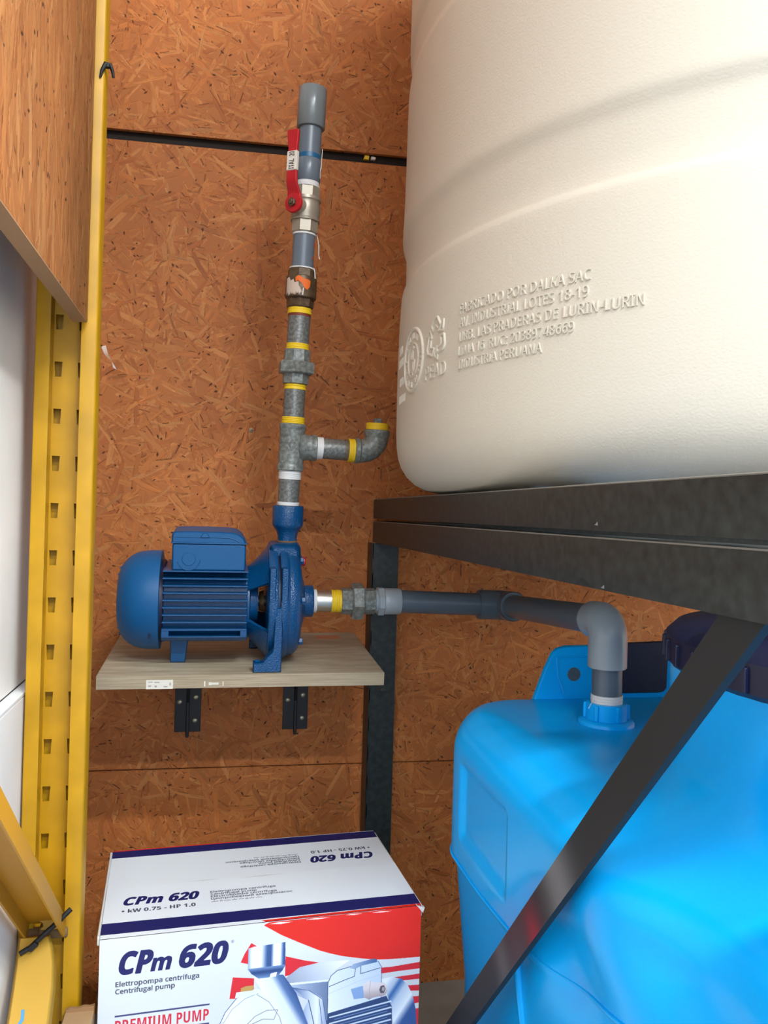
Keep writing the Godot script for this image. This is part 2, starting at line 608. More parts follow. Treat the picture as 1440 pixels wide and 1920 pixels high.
func surfaces() -> void:
	var osb := strands(2048, 1450.0, 11, 0.1, 1.1)
	var m := mat("strand board", Color.WHITE, 0.62, 0.0, 0.35)
	m.albedo_texture = tex(osb[0])
	triplanar(m, 1450.0 / 2048.0, true)
	relief(m, tex(osb[1]), 0.15)
	var osb2 := strands(1024, 1300.0, 23, PI / 2, 0.22)
	var m2 := mat("strand board upright", c8(209, 222, 236), 0.6, 0.0, 0.35)
	m2.albedo_texture = tex(osb2[0])
	triplanar(m2, 1300.0 / 1024.0, true)
	relief(m2, tex(osb2[1]), 0.07)
	var fine := tex(noise_img(256, 0.06, 3, 5, 0.0, 1.0))
	var blot := tex(noise_img(256, 0.014, 4, 9, 0.72, 1.0))
	var speck := tex(noise_img(256, 0.05, 4, 15, 0.62, 1.08))
	mat("board edge", c8(150, 112, 76), 0.8)
	mat("dark gap", c8(38, 30, 26), 0.9)
	var w := mat("grey sheet", c8(246, 243, 238), 0.55)
	w.albedo_texture = tex(noise_img(256, 0.014, 4, 19, 0.92, 1.0))
	triplanar(w, 1.4, true)
	mat("grey sheet edge", c8(226, 230, 232), 0.5)
	mat("ceiling", c8(225, 222, 216), 0.9)
	mat("plaster", c8(216, 212, 204), 0.9)
	var fl := mat("concrete", c8(158, 154, 147), 0.85)
	fl.albedo_texture = blot
	triplanar(fl, 1.0, true)
	var y := mat("yellow paint", c8(199, 148, 17), 0.42, 0.0, 0.45)
	y.albedo_texture = tex(noise_img(256, 0.012, 4, 31, 0.86, 1.0))
	triplanar(y, 4.0)
	mat("brace paint dirty shaded", c8(186, 130, 22), 0.5)  # duller than the upright's yellow: dirt and shade both mixed into the colour
	mat("yellow paint worn", c8(186, 143, 46), 0.55)
	var k := mat("black paint", c8(42, 49, 48), 0.42, 0.0, 0.5)
	k.albedo_texture = speck
	triplanar(k, 6.0)
	relief(k, fine, 0.012)
	mat("bracket black", c8(20, 21, 27), 0.5)
	var t := mat("cream plastic", c8(197, 189, 173), 0.42, 0.0, 0.4)
	triplanar(t, 22.0)
	relief(t, fine, 0.016)
	mat("cream plastic raised", c8(199, 191, 175), 0.42, 0.0, 0.4)
	var b := mat("blue plastic", c8(12, 175, 255), 0.22, 0.0, 0.32)
	b.subsurf_scatter_enabled = false
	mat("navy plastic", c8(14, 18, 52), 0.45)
	var pb := mat("pump blue", c8(2, 70, 118), 0.36, 0.0, 0.5)
	triplanar(pb, 16.0)
	relief(pb, fine, 0.02)
	mat("pump blue plastic", c8(2, 80, 130), 0.42, 0.0, 0.45)
	var pc := mat("pump blue cast", c8(3, 68, 115), 0.28, 0.0, 0.5)
	triplanar(pc, 22.0)
	relief(pc, fine, 0.06)
	var g := mat("galvanised", c8(144, 148, 142), 0.42, 0.2)
	g.albedo_texture = speck
	triplanar(g, 10.0)
	relief(g, fine, 0.02)
	var g2 := mat("galvanised pipe", c8(139, 140, 135), 0.38, 0.3)
	g2.albedo_texture = speck
	triplanar(g2, 14.0)
	mat("bright steel", c8(196, 192, 184), 0.3, 0.9)
	var br := mat("brass brown", c8(109, 88, 64), 0.42, 0.35)
	br.albedo_texture = speck
	triplanar(br, 8.0)
	mat("nickel", c8(163, 153, 137), 0.4, 0.45)
	mat("white tape", c8(220, 218, 215), 0.6)
	mat("yellow tape", c8(231, 192, 27), 0.55)
	mat("grey pvc", c8(146, 155, 161), 0.28)
	mat("coupling grey", c8(112, 119, 122), 0.25)
	mat("slate pvc", c8(100, 110, 120), 0.28)
	mat("dark pvc", c8(85, 96, 107), 0.3)
	mat("cement blue", c8(28, 92, 132), 0.35)
	mat("red vinyl", c8(181, 25, 34), 0.35)
	mat("label white", c8(218, 211, 198), 0.6)
	mat("ink", c8(60, 56, 56), 0.7)
	mat("orange label", c8(222, 101, 21), 0.6)
	mat("torn label", c8(196, 176, 158), 0.8)
	mat("black rubber", c8(18, 18, 20), 0.55)
	mat("screw", c8(176, 170, 150), 0.35, 0.8)
	mat("bolt grey", c8(66, 66, 64), 0.45, 0.5)
	mat("rust", c8(120, 92, 58), 0.8)
	mat("card edge", c8(206, 202, 196), 0.85)
	mat("lamp face", Color.WHITE, 0.5)
	mats["lamp face"].emission_enabled = true
	mats["lamp face"].emission = Color(1.0, 0.97, 0.93)
	mats["lamp face"].emission_energy_multiplier = 1.2
	mat("lamp case", c8(225, 225, 225), 0.5)
	var wd := mat("grey oak", Color(0.99, 0.99, 0.98), 0.5)
	wd.albedo_texture = tex(oak())
	mat("grey oak edge", c8(236, 231, 222), 0.55)
	mats["grey oak edge"].albedo_texture = wd.albedo_texture
	mats["grey oak edge"].uv1_triplanar = true
	mats["grey oak edge"].uv1_scale = Vector3(2.4, 14.0, 2.4)
	mat("clear strip", Color(0.92, 0.93, 0.92, 0.35), 0.15)
	mats["clear strip"].transparency = BaseMaterial3D.TRANSPARENCY_ALPHA

# grain of the shelf's printed oak, running along u
func oak() -> Image:
	var img := Image.create(1024, 512, false, Image.FORMAT_RGB8)
	var f := FastNoiseLite.new()
	f.seed = 4
	f.frequency = 1.0
	f.fractal_octaves = 4
	for y in 512:
		for x in 1024:
			var t := f.get_noise_2d(x * 0.0035, y * 0.055) * 0.5 + 0.5
			var s := f.get_noise_2d(x * 0.012 + 70.0, y * 0.35) * 0.5 + 0.5
			var q := clampf(t * 0.75 + s * 0.35, 0.0, 1.0)
			img.set_pixel(x, y, c8(138, 122, 100).lerp(c8(206, 192, 168), q))
	return img

# ---------------------------------------------------------------- room
func room() -> void:
	var m := mb()
	m.box(Vector3(0.2, 1.35, -0.052), Vector3(5.9, 2.9, 0.08))
	var wall := struct("wall_back", m, mats["dark gap"])
	var panels := [
		P2([-2.6, -0.02, 3.0, -0.02, 3.0, 0.3855, -2.6, 0.4215]),
		P2([-2.6, 0.4225, 3.0, 0.3865, 3.0, 1.5385, -2.6, 1.4165]),
		P2([-2.6, 1.4335, 3.0, 1.5555, 3.0, 2.8, -2.6, 2.8]),
	]
	for p in panels:
		var q := mb()
		q.extrude(p, -0.0075, 0.0, 0.001)
		part("strand_board_panel", q, mats["strand board"], wall)
	# left: grey sheets on the side of the rack bay, a short return that ends beside the viewer
	m = mb()
	m.box(Vector3(-0.29, 1.35, 0.50), Vector3(0.12, 2.9, 1.10))
	var wl := struct("wall_left", m, mats["plaster"])
	m = mb()
	m.box(Vector3(-0.2215, 1.72, 0.675), Vector3(0.025, 2.134, 0.75), 0.002)
	part("sheet_panel", m, mats["grey sheet"], wl)
	m = mb()
	m.box(Vector3(-0.2165, 0.324, 0.71), Vector3(0.038, 0.648, 0.68), 0.0015)
	part("sheet_panel", m, mats["grey sheet"], wl)
	m = mb()
	m.box(Vector3(-0.2045, 0.650, 0.71), Vector3(0.014, 0.004, 0.68), 0.001)
	part("edge_strip", m, mats["grey sheet edge"], wl)
	m = mb()
	m.box(Vector3(-2.66, 1.35, 0.60), Vector3(0.12, 2.9, 1.50))
	m.box(Vector3(-2.66, 1.35, 3.90), Vector3(0.12, 2.9, 0.50))
	m.box(Vector3(-2.66, 2.50, 2.50), Vector3(0.12, 0.60, 2.30))  # unseen side opening below, added to light the blue tank's left face
	struct("wall_outer", m, mats["plaster"])
	m = mb()
	m.box(Vector3(3.06, 1.35, 2.0), Vector3(0.12, 2.9, 4.3))
	struct("wall_right", m, mats["plaster"])
	m = mb()
	m.box(Vector3(0.2, -0.05, 2.0), Vector3(5.9, 0.1, 4.3))
	struct("floor", m, mats["concrete"])
	m = mb()
	m.box(Vector3(0.2, 2.85, 2.0), Vector3(5.9, 0.1, 4.3))
	struct("ceiling", m, mats["ceiling"])
	# the side behind the viewer, with the wide doorway that lets the day in
	m = mb()
	m.box(Vector3(-2.4, 1.35, 4.1), Vector3(0.6, 2.9, 0.12))
	m.box(Vector3(2.85, 1.35, 4.1), Vector3(0.5, 2.9, 0.12))
	m.box(Vector3(0.25, 2.66, 4.1), Vector3(4.7, 0.30, 0.12))
	struct("wall_front", m, mats["plaster"])
	m = mb()
	m.box(Vector3(0.2, -0.15, 4.2), Vector3(30, 0.08, 24))
	struct("ground_outside", m, mats["concrete"])
	for i in LAMPS.size():
		var p: Vector3 = LAMPS[i]
		var o := thing("ceiling_lamp", ["slim white tube lamp hanging left of the viewer", "slim white tube lamp hanging right behind the viewer", "slim white tube lamp hanging farthest back by the doorway", "slim white tube lamp hanging over the cream tank's right side"][i], "lamp", at(p), "tube lamps overhead")
		m = mb()
		m.box(Vector3(0, 0.03, 0), Vector3(1.2, 0.05, 0.14), 0.008)
		part("housing", m, mats["lamp case"], o)
		m = mb()
		m.box(Vector3(0, -0.002, 0), Vector3(1.15, 0.012, 0.10), 0.003)
		part("diffuser", m, mats["lamp face"], o)
		for s in [-0.4, 0.4]:
			m = mb()
			m.tube([Vector3(s, 0.05, 0), Vector3(s, 0.185, 0)], 0.003, 8)
			part("hanger", m, mats["lamp case"], o)

# ---------------------------------------------------------------- steel stand
func bar(o: Node3D, called: String, c: Vector3, s: Vector3, bv := 0.0012) -> void:
	var m := mb()
	m.box(c, s, bv)
	part(called, m, mats["black paint"], o)

func steel_stand() -> void:
	var o := thing("steel_stand", "black painted angle steel stand carrying the cream water tank", "stand")
	var z0 := 0.03
	var z1 := 1.20
	var x0 := 0.263
	var x1 := 1.22
	var zc := (z0 + z1) / 2
	var xc := (x0 + x1) / 2
	for lv in [[0.8426, 0.8768, "top_rail"], [0.8013, 0.8385, "lower_rail"]]:
		var yc: float = (lv[0] + lv[1]) / 2
		var h: float = lv[1] - lv[0]
		for e in [[x0, 1.0], [x1, -1.0]]:
			var m := mb()
			var poly := P2([0, 0, 0.004, 0, 0.004, h - 0.005, 0.005, h - 0.004, 0.036, h - 0.004, 0.036, h, 0.003, h, 0.0012, h - 0.0008, 0, h - 0.0025])
			m.xf = Transform3D(Basis(Vector3(e[1], 0, 0), Vector3(0, 1, 0), Vector3(0, 0, 1)), Vector3(e[0], lv[0], 0))
			m.extrude(poly, z0, z1, 0.0)
			part(lv[2], m, mats["black paint"], o)
		for e in [[z0, 1.0], [z1, -1.0]]:
			var m := mb()
			m.box(Vector3(xc, yc, e[0] + e[1] * 0.002), Vector3(x1 - x0 - 0.008, h, 0.004), 0.001)
			m.box(Vector3(xc, lv[1] - 0.002, e[0] + e[1] * 0.02), Vector3(x1 - x0 - 0.008, 0.004, 0.036), 0.001)
			part(lv[2], m, mats["black paint"], o)
	# paint worn to grey along the upper outside edges
	for e in [0.8768, 0.8385]:
		var w := mb()
		w.tube([Vector3(x0 + 0.0009, e - 0.0011, z0 + 0.005), Vector3(x0 + 0.0009, e - 0.0011, z1)], 0.0007, 6)
		part("worn_edge", w, mat("worn paint", c8(120, 116, 108), 0.55, 0.2), o)
	for k in 4:
		bar(o, "slat", Vector3(xc, 0.8705, 0.24 + 0.24 * k), Vector3(x1 - x0 - 0.01, 0.004, 0.05))
	# legs: angle steel
	for e in [[x0, z0 + 0.024, 1.0, -1.0], [x0, z1, 1.0, -1.0], [x1, z0 + 0.024, -1.0, -1.0], [x1, z1, -1.0, -1.0]]:
		var m := mb()
		var sx: float = e[2]
		m.box(Vector3(e[0] - 0.005 * sx + 0.0235 * sx, 0.40, e[1] - 0.002), Vector3(0.047, 0.80, 0.004), 0.0012)
		m.box(Vector3(e[0] - 0.005 * sx + 0.002 * sx, 0.40, e[1] - 0.022), Vector3(0.004, 0.80, 0.044), 0.0012)
		part("leg", m, mats["black paint"], o)
	# diagonal flat bar on the near-left side, with smears of light primer and red
	var a := Vector3(0.2705, 0.8168, 1.0532)
	var b := Vector3(0.2705, 0.0200, 0.3195)
	var d := (b - a).normalized()
	var m2 := mb()
	var half := 0.0139
	var w := Vector3(0, d.z, -d.y) * half
	var L := (b - a).length()
	var N := 150
	var black := Color(0.024, 0.025, 0.027)
	var marks := [[0.316, 0.032, Color(0.17, 0.17, 0.175), 0.9, 0.0], [0.388, 0.020, Color(0.30, 0.012, 0.03), 0.9, 0.4], [0.43, 0.035, Color(0.085, 0.05, 0.06), 0.7, 0.1], [0.475, 0.022, Color(0.13, 0.12, 0.13), 0.6, 0.0]]
	for i in N:
		for j in 8:
			var q := [[i, j], [i + 1, j], [i + 1, j + 1], [i, j + 1]]
			for tr in [[0, 1, 2], [0, 2, 3]]:
				var ps := []
				var cs := []
				for k in tr:
					var t: float = q[k][0] / float(N)
					var u: float = q[k][1] / 8.0 * 2.0 - 1.0
					ps.append(a + d * L * t + w * u + Vector3(-0.003, 0, 0))
					var c := black
					for mk in marks:
						var g: float = exp(-pow((t - mk[0]) / mk[1], 2.0) * 1.6) * mk[3] * clampf(1.0 - mk[4] * (1.0 - u), 0.0, 1.0)
						c = c.lerp(mk[2], clampf(g, 0.0, 1.0))
					cs.append(c)
				var nn := Vector3(-1, 0, 0)
				var before := m2.v.size()
				m2.tri(ps[0], ps[1], ps[2], nn, nn, nn)
				# keep colours with their corners
				for k in 3:
					for z in 3:
						if m2.v[before + k].is_equal_approx(ps[z]):
							m2.col[before + k] = cs[z]
	m2.tint = black
	for s in [-1.0, 1.0]:
		m2.flat(a + w * s + Vector3(-0.003, 0, 0), b + w * s + Vector3(-0.003, 0, 0), b + w * s + Vector3(0.003, 0, 0), a + w * s + Vector3(0.003, 0, 0), w * s)
	m2.flat(a - w + Vector3(0.003, 0, 0), a + w + Vector3(0.003, 0, 0), b + w + Vector3(0.003, 0, 0), b - w + Vector3(0.003, 0, 0), Vector3(1, 0, 0))
	m2.flat(a - w + Vector3(0.003, 0, 0), a + w + Vector3(0.003, 0, 0), a + w - Vector3(0.003, 0, 0), a - w - Vector3(0.003, 0, 0), -d)
	var bm := mat("black paint marked", Color.WHITE, 0.5, 0.0, 0.3)
	bm.vertex_color_use_as_albedo = true
	part("diagonal_brace", m2, bm, o, "flat bar with a grey and a red smear")
	# bolt through the rear leg under the shelf's corner
	m2 = mb(Transform3D(ALONG_Z, Vector3(0.2800, 0.549, z0 + 0.024)))
	m2.cyl(0.0082, 0.0, 0.0012, 0.0004, 24)
	m2.cyl(0.0065, 0.0015, 0.006, 0.0006, 6, true)
	m2.cyl(0.0035, 0.006, 0.010, 0.0008, 16)
	part("bolt", m2, mats["bolt grey"], o)
	for q in [[0.8476, 0.8806, 0.0], [0.8038, 0.8929, 0.9]]:
		m2 = mb(Transform3D(Basis(Vector3(0, 0, 1), Vector3(0, 1, 0), Vector3(-1, 0, 0)), Vector3(0.263, q[0], q[1])))
		m2.extrude(P2([-0.0022, -0.0010, 0.0022, -0.0012, 0.0018, 0.0012, 0.0004, 0.0002]), 0.0, 0.0004)
		part("paint_chip", m2, mat("bare steel", c8(150, 150, 146), 0.5, 0.4), o)

# ---------------------------------------------------------------- white tank
const TC := Vector3(0.70, 0, 0.50)
const TPROF := [0.0, 0.878, 0.4, 0.8775, 0.432, 0.8795, 0.4525, 0.884, 0.4655, 0.8905, 0.476, 0.9, 0.4835, 0.9115, 0.4875, 0.923, 0.4897, 0.937, 0.4908, 0.955, 0.4911, 1.0, 0.4911, 1.05, 0.4902, 1.09, 0.489, 1.118, 0.4885, 1.126, 0.4878, 1.13, 0.4848, 1.1345, 0.4836, 1.138, 0.4834, 1.156, 0.4836, 1.182, 0.484, 1.188, 0.4852, 1.1935, 0.4878, 1.1995, 0.4888, 1.205, 0.4886, 1.212, 0.4876, 1.246, 0.487, 1.296, 0.4866, 1.356, 0.486, 1.386, 0.4854, 1.393, 0.4828, 1.398, 0.482, 1.406, 0.482, 1.436, 0.4826, 1.442, 0.4852, 1.448, 0.4856, 1.456, 0.4856, 1.56, 0.4852, 1.6, 0.482, 1.606, 0.482, 1.65, 0.485, 1.656, 0.485, 1.76, 0.478, 1.8, 0.455, 1.84, 0.4, 1.88, 0.3, 1.915, 0.235, 1.925, 0.23, 1.93, 0.23, 1.955, 0.0, 1.955]

func tank_r(h: float) -> float:
	for i in range(0, TPROF.size() - 2, 2):
		if h >= TPROF[i + 1] and h <= TPROF[i + 3] and TPROF[i + 3] > TPROF[i + 1]:
			return lerpf(TPROF[i], TPROF[i + 2], (h - TPROF[i + 1]) / (TPROF[i + 3] - TPROF[i + 1]))
	return 0.49

# a point of the tank's wall: «s» metres to the right of the angle «deg», height «h», «out» metres proud
func on_tank(deg: float, s: float, h: float, out: float) -> Vector3:
	var r := tank_r(h)
	var a := deg_to_rad(deg) - s / r
	return TC + Vector3(cos(a) * (r + out), h, sin(a) * (r + out))

# lettering raised from the wall, bent round it
func emboss(o: Node3D, s: String, deg: float, base: float, cap: float, width: float, proud := 0.0013) -> void:
	var g := glyphs(s, false, 1.0)
	var pts: PackedVector3Array = g[0]
	var nr: PackedVector3Array = g[1]
	var m := mb()
	var fx: float = width / g[2]
	for i in range(0, pts.size(), 3):
		var q := []
		var w := []
		for k in 3:
			var p := pts[i + k]
			var up := p.z > 0.0
			q.append(on_tank(deg, p.x * fx, base + p.y * cap, proud if up else -0.002))
			var a := deg_to_rad(deg) - p.x * fx / 0.49
			var rad := Vector3(cos(a), 0, sin(a))
			var side := Vector3(sin(a), 0, -cos(a))
			var t := nr[i + k]
			w.append((side * t.x + Vector3.UP * t.y + rad * t.z).normalized())
		if nr[i].z < -0.5:
			continue
		m.tri(q[0], q[1], q[2], w[0], w[1], w[2])
	part("raised_lettering", m, mats["cream plastic raised"], o)

# a raised ridge along a line of (s, height) points
func ridge(m: MB, deg: float, line: Array, r: float, out := 0.0) -> void:
	var pts := []
	for i in line.size() - 1:
		var k := maxi(1, int(line[i].distance_to(line[i + 1]) / 0.004))
		for j in k:
			var p: Vector2 = line[i].lerp(line[i + 1], float(j) / k)
			pts.append(on_tank(deg, p.x, p.y, out))
	pts.append(on_tank(deg, line[-1].x, line[-1].y, out))
	m.tube(pts, r, 8)

func white_tank() -> void:
	var o := thing("water_tank", "large cream plastic water tank with raised lettering standing on the black stand", "tank")
	var m := mb(at(TC))
	m.lathe(V2(TPROF), 160, false, 0.0, TAU, 50.0)
	part("body", m, mats["cream plastic"], o)
	m = mb(at(TC + Vector3(0, 1.955, 0)))
	m.cyl(0.245, 0.0, 0.05, 0.01, 64)
	part("lid", m, mats["navy plastic"], o)
	emboss(o, "FABRICADO POR DALKA SAC", 163.4, 1.0525, 0.0096, 0.1620)
	emboss(o, "AV. INDUSTRIAL LOTES 18-19", 163.4, 1.0386, 0.0096, 0.1600)
	emboss(o, "URB. LAS PRADERAS DE LURIN-LURIN", 163.3, 1.0242, 0.0096, 0.2080)
	emboss(o, "LIMA 16  RUC: 20389748669", 163.4, 1.0105, 0.0092, 0.1470)
	emboss(o, "INDUSTRIA PERUANA", 163.3, 0.9970, 0.0092, 0.1135)
	emboss(o, "PEAD", 171.9, 0.9963, 0.0145, 0.0480)
	# recycling mark: three chasing arrows round a 2
	m = mb()
	var cx := 0.0245
	var cy := 1.0370
	for k in 3:
		var a0 := TAU * k / 3.0 + PI / 2
		var line := []
		var c := Vector2(cx, cy)
		var p0 := c + Vector2(cos(a0 + 0.62), sin(a0 + 0.62)) * 0.0185
		var p1 := c + Vector2(cos(a0 + 0.12), sin(a0 + 0.12)) * 0.0225
		var p2 := c + Vector2(cos(a0 - 0.12), sin(a0 - 0.12)) * 0.0225
		var p3 := c + Vector2(cos(a0 - 0.75), sin(a0 - 0.75)) * 0.0165
		line = [p0, p1, p2, p3]
		ridge(m, 171.9, line, 0.0019)
		var q0 := c + Vector2(cos(a0 + 0.70), sin(a0 + 0.70)) * 0.0105
		var q1 := c + Vector2(cos(a0 + 0.05), sin(a0 + 0.05)) * 0.0145
		var q2 := c + Vector2(cos(a0 - 0.55), sin(a0 - 0.55)) * 0.0115
		ridge(m, 171.9, [p0, q0, q1, q2], 0.0016)
		var dir := (p3 - p2).normalized()
		ridge(m, 171.9, [p3 + dir.orthogonal() * 0.0075, p3 + dir * 0.0075, p3 - dir.orthogonal() * 0.0075, p3 + dir.orthogonal() * 0.0075], 0.0016)
	part("recycling_mark", m, mats["cream plastic raised"], o)
	# round date stamp: a rim with figures round it
	m = mb()
	var sc := Vector2(0.0, 1.0260)
	for rr in [[0.0350, 0.0024], [0.0190, 0.0014]]:
		var line := []
		for i in 41:
			line.append(sc + Vector2(cos(TAU * i / 40), sin(TAU * i / 40)) * rr[0])
		ridge(m, 177.0, line, rr[1])
	for i in 12:
		var d := Vector2(cos(TAU * i / 12), sin(TAU * i / 12))
		var e := d.orthogonal()
		ridge(m, 177.0, [sc + d * 0.0245 + e * 0.002, sc + d * 0.031 + e * 0.002], 0.0014)
		if i % 4 != 1:
			ridge(m, 177.0, [sc + d * 0.0245 - e * 0.003, sc + d * 0.031 - e * 0.003], 0.0012)
	ridge(m, 177.0, [sc + Vector2(0.006, 0.014), sc + Vector2(-0.006, 0.010), sc + Vector2(-0.006, 0.002), sc + Vector2(0.007, -0.001), sc + Vector2(0.004, -0.012), sc + Vector2(-0.008, -0.013)], 0.0016)
	ridge(m, 177.0, [sc + Vector2(0.0, -0.017), sc + Vector2(0.0, 0.017)], 0.0012)
	part("date_stamp", m, mats["cream plastic raised"], o)
	# worn mark round the far side
	m = mb()
	for ln in [[0.004, 1.045, 0.02], [0.0, 1.030, 0.05], [0.012, 1.006, 0.05], [0.008, 0.985, 0.045]]:
		for k in 6:
			var s: float = ln[0] + ln[2] * k / 6.0
			ridge(m, 186.5, [Vector2(s, ln[1]), Vector2(s + 0.003, ln[1] + 0.009)], 0.0012)
	part("raised_mark", m, mats["cream plastic raised"], o)

# ---------------------------------------------------------------- blue tank
const BX := Vector2(0.285, 0.887)     # left and right faces
const BZ := Vector2(0.405, 1.27)     # back and front faces
const BTOP := 0.617

func blue_tank() -> void:
	var o := thing("blue_tank", "glossy blue plastic water tank under the stand with a dark screw lid", "tank")
	var cxz := Vector2(0.586, 0.895)
	var rc := 0.085
	var ring := []          # plan outline of the side wall: denser on the left face
	var add_line := func(p: Vector2, q: Vector2, k: int):
		for i in k:
			ring.append(p.lerp(q, float(i) / k))
	var add_arc := func(c: Vector2, a0: float, k: int):
		for i in k:
			var a := a0 + PI / 2 * i / k
			ring.append(c + Vector2(cos(a), sin(a)) * rc)
	# starting at the back-left corner's end, along the left face towards the room
	add_arc.call(Vector2(BX.x + rc, BZ.y - rc), PI / 2, 14)
	add_line.call(Vector2(BX.x, BZ.y - rc), Vector2(BX.x, BZ.x + rc), 150)
	add_arc.call(Vector2(BX.x + rc, BZ.x + rc), PI, 18)
	add_line.call(Vector2(BX.x + rc, BZ.x), Vector2(BX.y - rc, BZ.x), 40)
	add_arc.call(Vector2(BX.y - rc, BZ.x + rc), PI * 1.5, 10)
	add_line.call(Vector2(BX.y, BZ.x + rc), Vector2(BX.y, BZ.y - rc), 30)
	add_arc.call(Vector2(BX.y - rc, BZ.y - rc), 0.0, 10)
	add_line.call(Vector2(BX.y - rc, BZ.y), Vector2(BX.x + rc, BZ.y), 60)
	var rows := []
	var ys := []
	var y := 0.0
	while y < 0.565:
		ys.append(y)
		y += 0.0045 if y > 0.36 else 0.012
	for yy in ys:
		var row := []
		for p in ring:
			row.append(Vector3(p.x + bulge(p, yy), yy, p.y))
		rows.append(row)
	# shoulder, top and the swept-up root of the neck
	for i in range(1, 46):
		var t := i / 45.0
		t = t * t * (3.0 - 2.0 * t)
		var row := []
		for p in ring:
			var a: float = (p - cxz).angle()
			var q: Vector2 = cxz + Vector2(cos(a), sin(a)) * NECK
			var c: Vector2 = p.lerp(q, t)
			var into: float = c.distance_to(p) * lerpf(2.2, 1.0, smoothstep(BZ.x, BZ.x + 0.085, p.y))
			var left := c.distance_to(q)
			var yy := 0.565 + 0.052 * sqrt(1.0 - pow(maxf(0.0, 1.0 - into / 0.085), 2.0))
			yy += 0.055 * (1.0 - sqrt(1.0 - pow(maxf(0.0, 1.0 - left / 0.055), 2.0)))
			row.append(Vector3(c.x + bulge(p, 0.565) * (1.0 - t), yy, c.y))
		rows.append(row)
	for yy in [0.69, 0.715, 0.742]:
		var row := []
		for p in ring:
			var a: float = (p - cxz).angle()
			row.append(Vector3(cxz.x + cos(a) * NECK, yy, cxz.y + sin(a) * NECK))
		rows.append(row)
	var m := mb()
	m.grid(rows, true, func(p: Vector3): return Vector3(lerpf(p.x, cxz.x, 0.35), minf(p.y, 0.5) - 0.05, lerpf(p.z, cxz.y, 0.35)))
	part("body", m, mats["blue plastic"], o)
	# screw lid
	m = mb(at(Vector3(cxz.x, 0.0, cxz.y)))
	var lr := NECK + 0.004
	m.lathe(V2([0, 0.731, lr - 0.004, 0.731, lr, 0.735, lr, 0.756, lr - 0.008, 0.764, lr - 0.025, 0.767, lr - 0.03, 0.770, 0, 0.772]), 72)
	part("lid", m, mats["navy plastic"], o)
	m = mb()
	for i in 48:
		var a := TAU * i / 48
		m.xf = Transform3D(Basis(Vector3.UP, -a), Vector3(cxz.x, 0.744, cxz.y))
		m.box(Vector3(lr + 0.001, 0, 0), Vector3(0.004, 0.018, 0.006), 0.001)
	part("lid_grip", m, mats["navy plastic"], o)
	# ear with a plugged hole at the back of the top
	var ez := Vector3(0.0, BTOP - 0.002, 0.435)
	m = mb(at(ez))
	m.extrude(P2([0.399, -0.01, 0.403, 0.0, 0.4181, 0.040, 0.4279, 0.0605, 0.4344, 0.0667, 0.4469, 0.070, 0.4754, 0.0705, 0.630, 0.0755, 0.630, -0.01]), -0.008, 0.0, 0.002)
	part("lifting_ear", m, mats["blue plastic"], o)
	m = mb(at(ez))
	m.extrude(P2([0.505, 0.007, 0.581, 0.007, 0.588, 0.0085, 0.592, 0.013, 0.5935, 0.0755, 0.505, 0.0725]), -0.006, 0.0016, 0.001)  # navy plate over the ear's right part; its dark colour stands in for shade
	part("ear_shade", m, mats["navy plastic"], o)
	m = mb(Transform3D(ALONG_Z, ez + Vector3(0.4584, 0.033, 0)))
	m.cyl(0.0090, -0.001, 0.001, 0.0004, 24)
	part("hole_plug", m, mats["dark pvc"], o)
	m = mb(at(ez))
	m.tube([Vector3(0.434, 0.055, 0), Vector3(0.436, 0.03, 0), Vector3(0.446, 0.004, 0)], 0.0014, 8)
	m.tube([Vector3(0.434, 0.055, 0), Vector3(0.49, 0.057, 0)], 0.0014, 8)
	part("ear_rib", m, mats["blue plastic"], o)
	# parting line across the left face and the rib below it
	m = mb()
	var seam := []
	for i in 60:
		var z := lerpf(BZ.x + 0.04, 1.06, i / 59.0)
		var sy := seam_y(z)
		var px := BX.x
		if z < BZ.x + rc:
			px = BX.x + rc - sqrt(maxf(0.0, rc * rc - pow(BZ.x + rc - z, 2.0)))
		seam.append(Vector3(px + bulge(Vector2(px, z), sy + 0.004) - 0.0003, sy, z))
	m.tube(seam, 0.0016, 8)
	part("parting_line", m, mats["blue plastic"], o)
	m = mb()
	m.tube([Vector3(BX.x + 0.006, 0.435, 0.68), Vector3(BX.x + 0.018, 0.34, 0.685), Vector3(BX.x + 0.020, 0.02, 0.69)], 0.005, 10)
	part("side_rib", m, mats["blue plastic"], o)
	# outlet fitting
	var f := at(Vector3(0.4408, BTOP, 0.5603))
	m = mb(f)
	m.lathe(V2([0, -0.006, 0.0315, -0.006, 0.0315, 0.003, 0.0305, 0.0045, 0.0265, 0.006, 0.0, 0.006]), 48)
	part("outlet_flange", m, mats["blue plastic"], o)
	m = mb(f)
	m.lathe(V2([0.0, 0.006, 0.0232, 0.006, 0.0232, 0.0235, 0.0225, 0.0243, 0.0172, 0.0243, 0.0172, 0.02, 0.0, 0.02]), 32)
	for i in 6:
		m.xf = f * Transform3D(Basis(Vector3.UP, TAU * i / 6 + 0.12), Vector3.ZERO)
		m.box(Vector3(0, 0.0148, 0.0235), Vector3(0.005, 0.0176, 0.005), 0.001)
	part("outlet_nut", m, mats["blue plastic"], o)

const NECK := 0.231

func seam_y(z: float) -> float:
	return 0.4425 + 0.012 * smoothstep(0.55, 0.76, z) + 0.066 * smoothstep(0.70, 1.02, z)

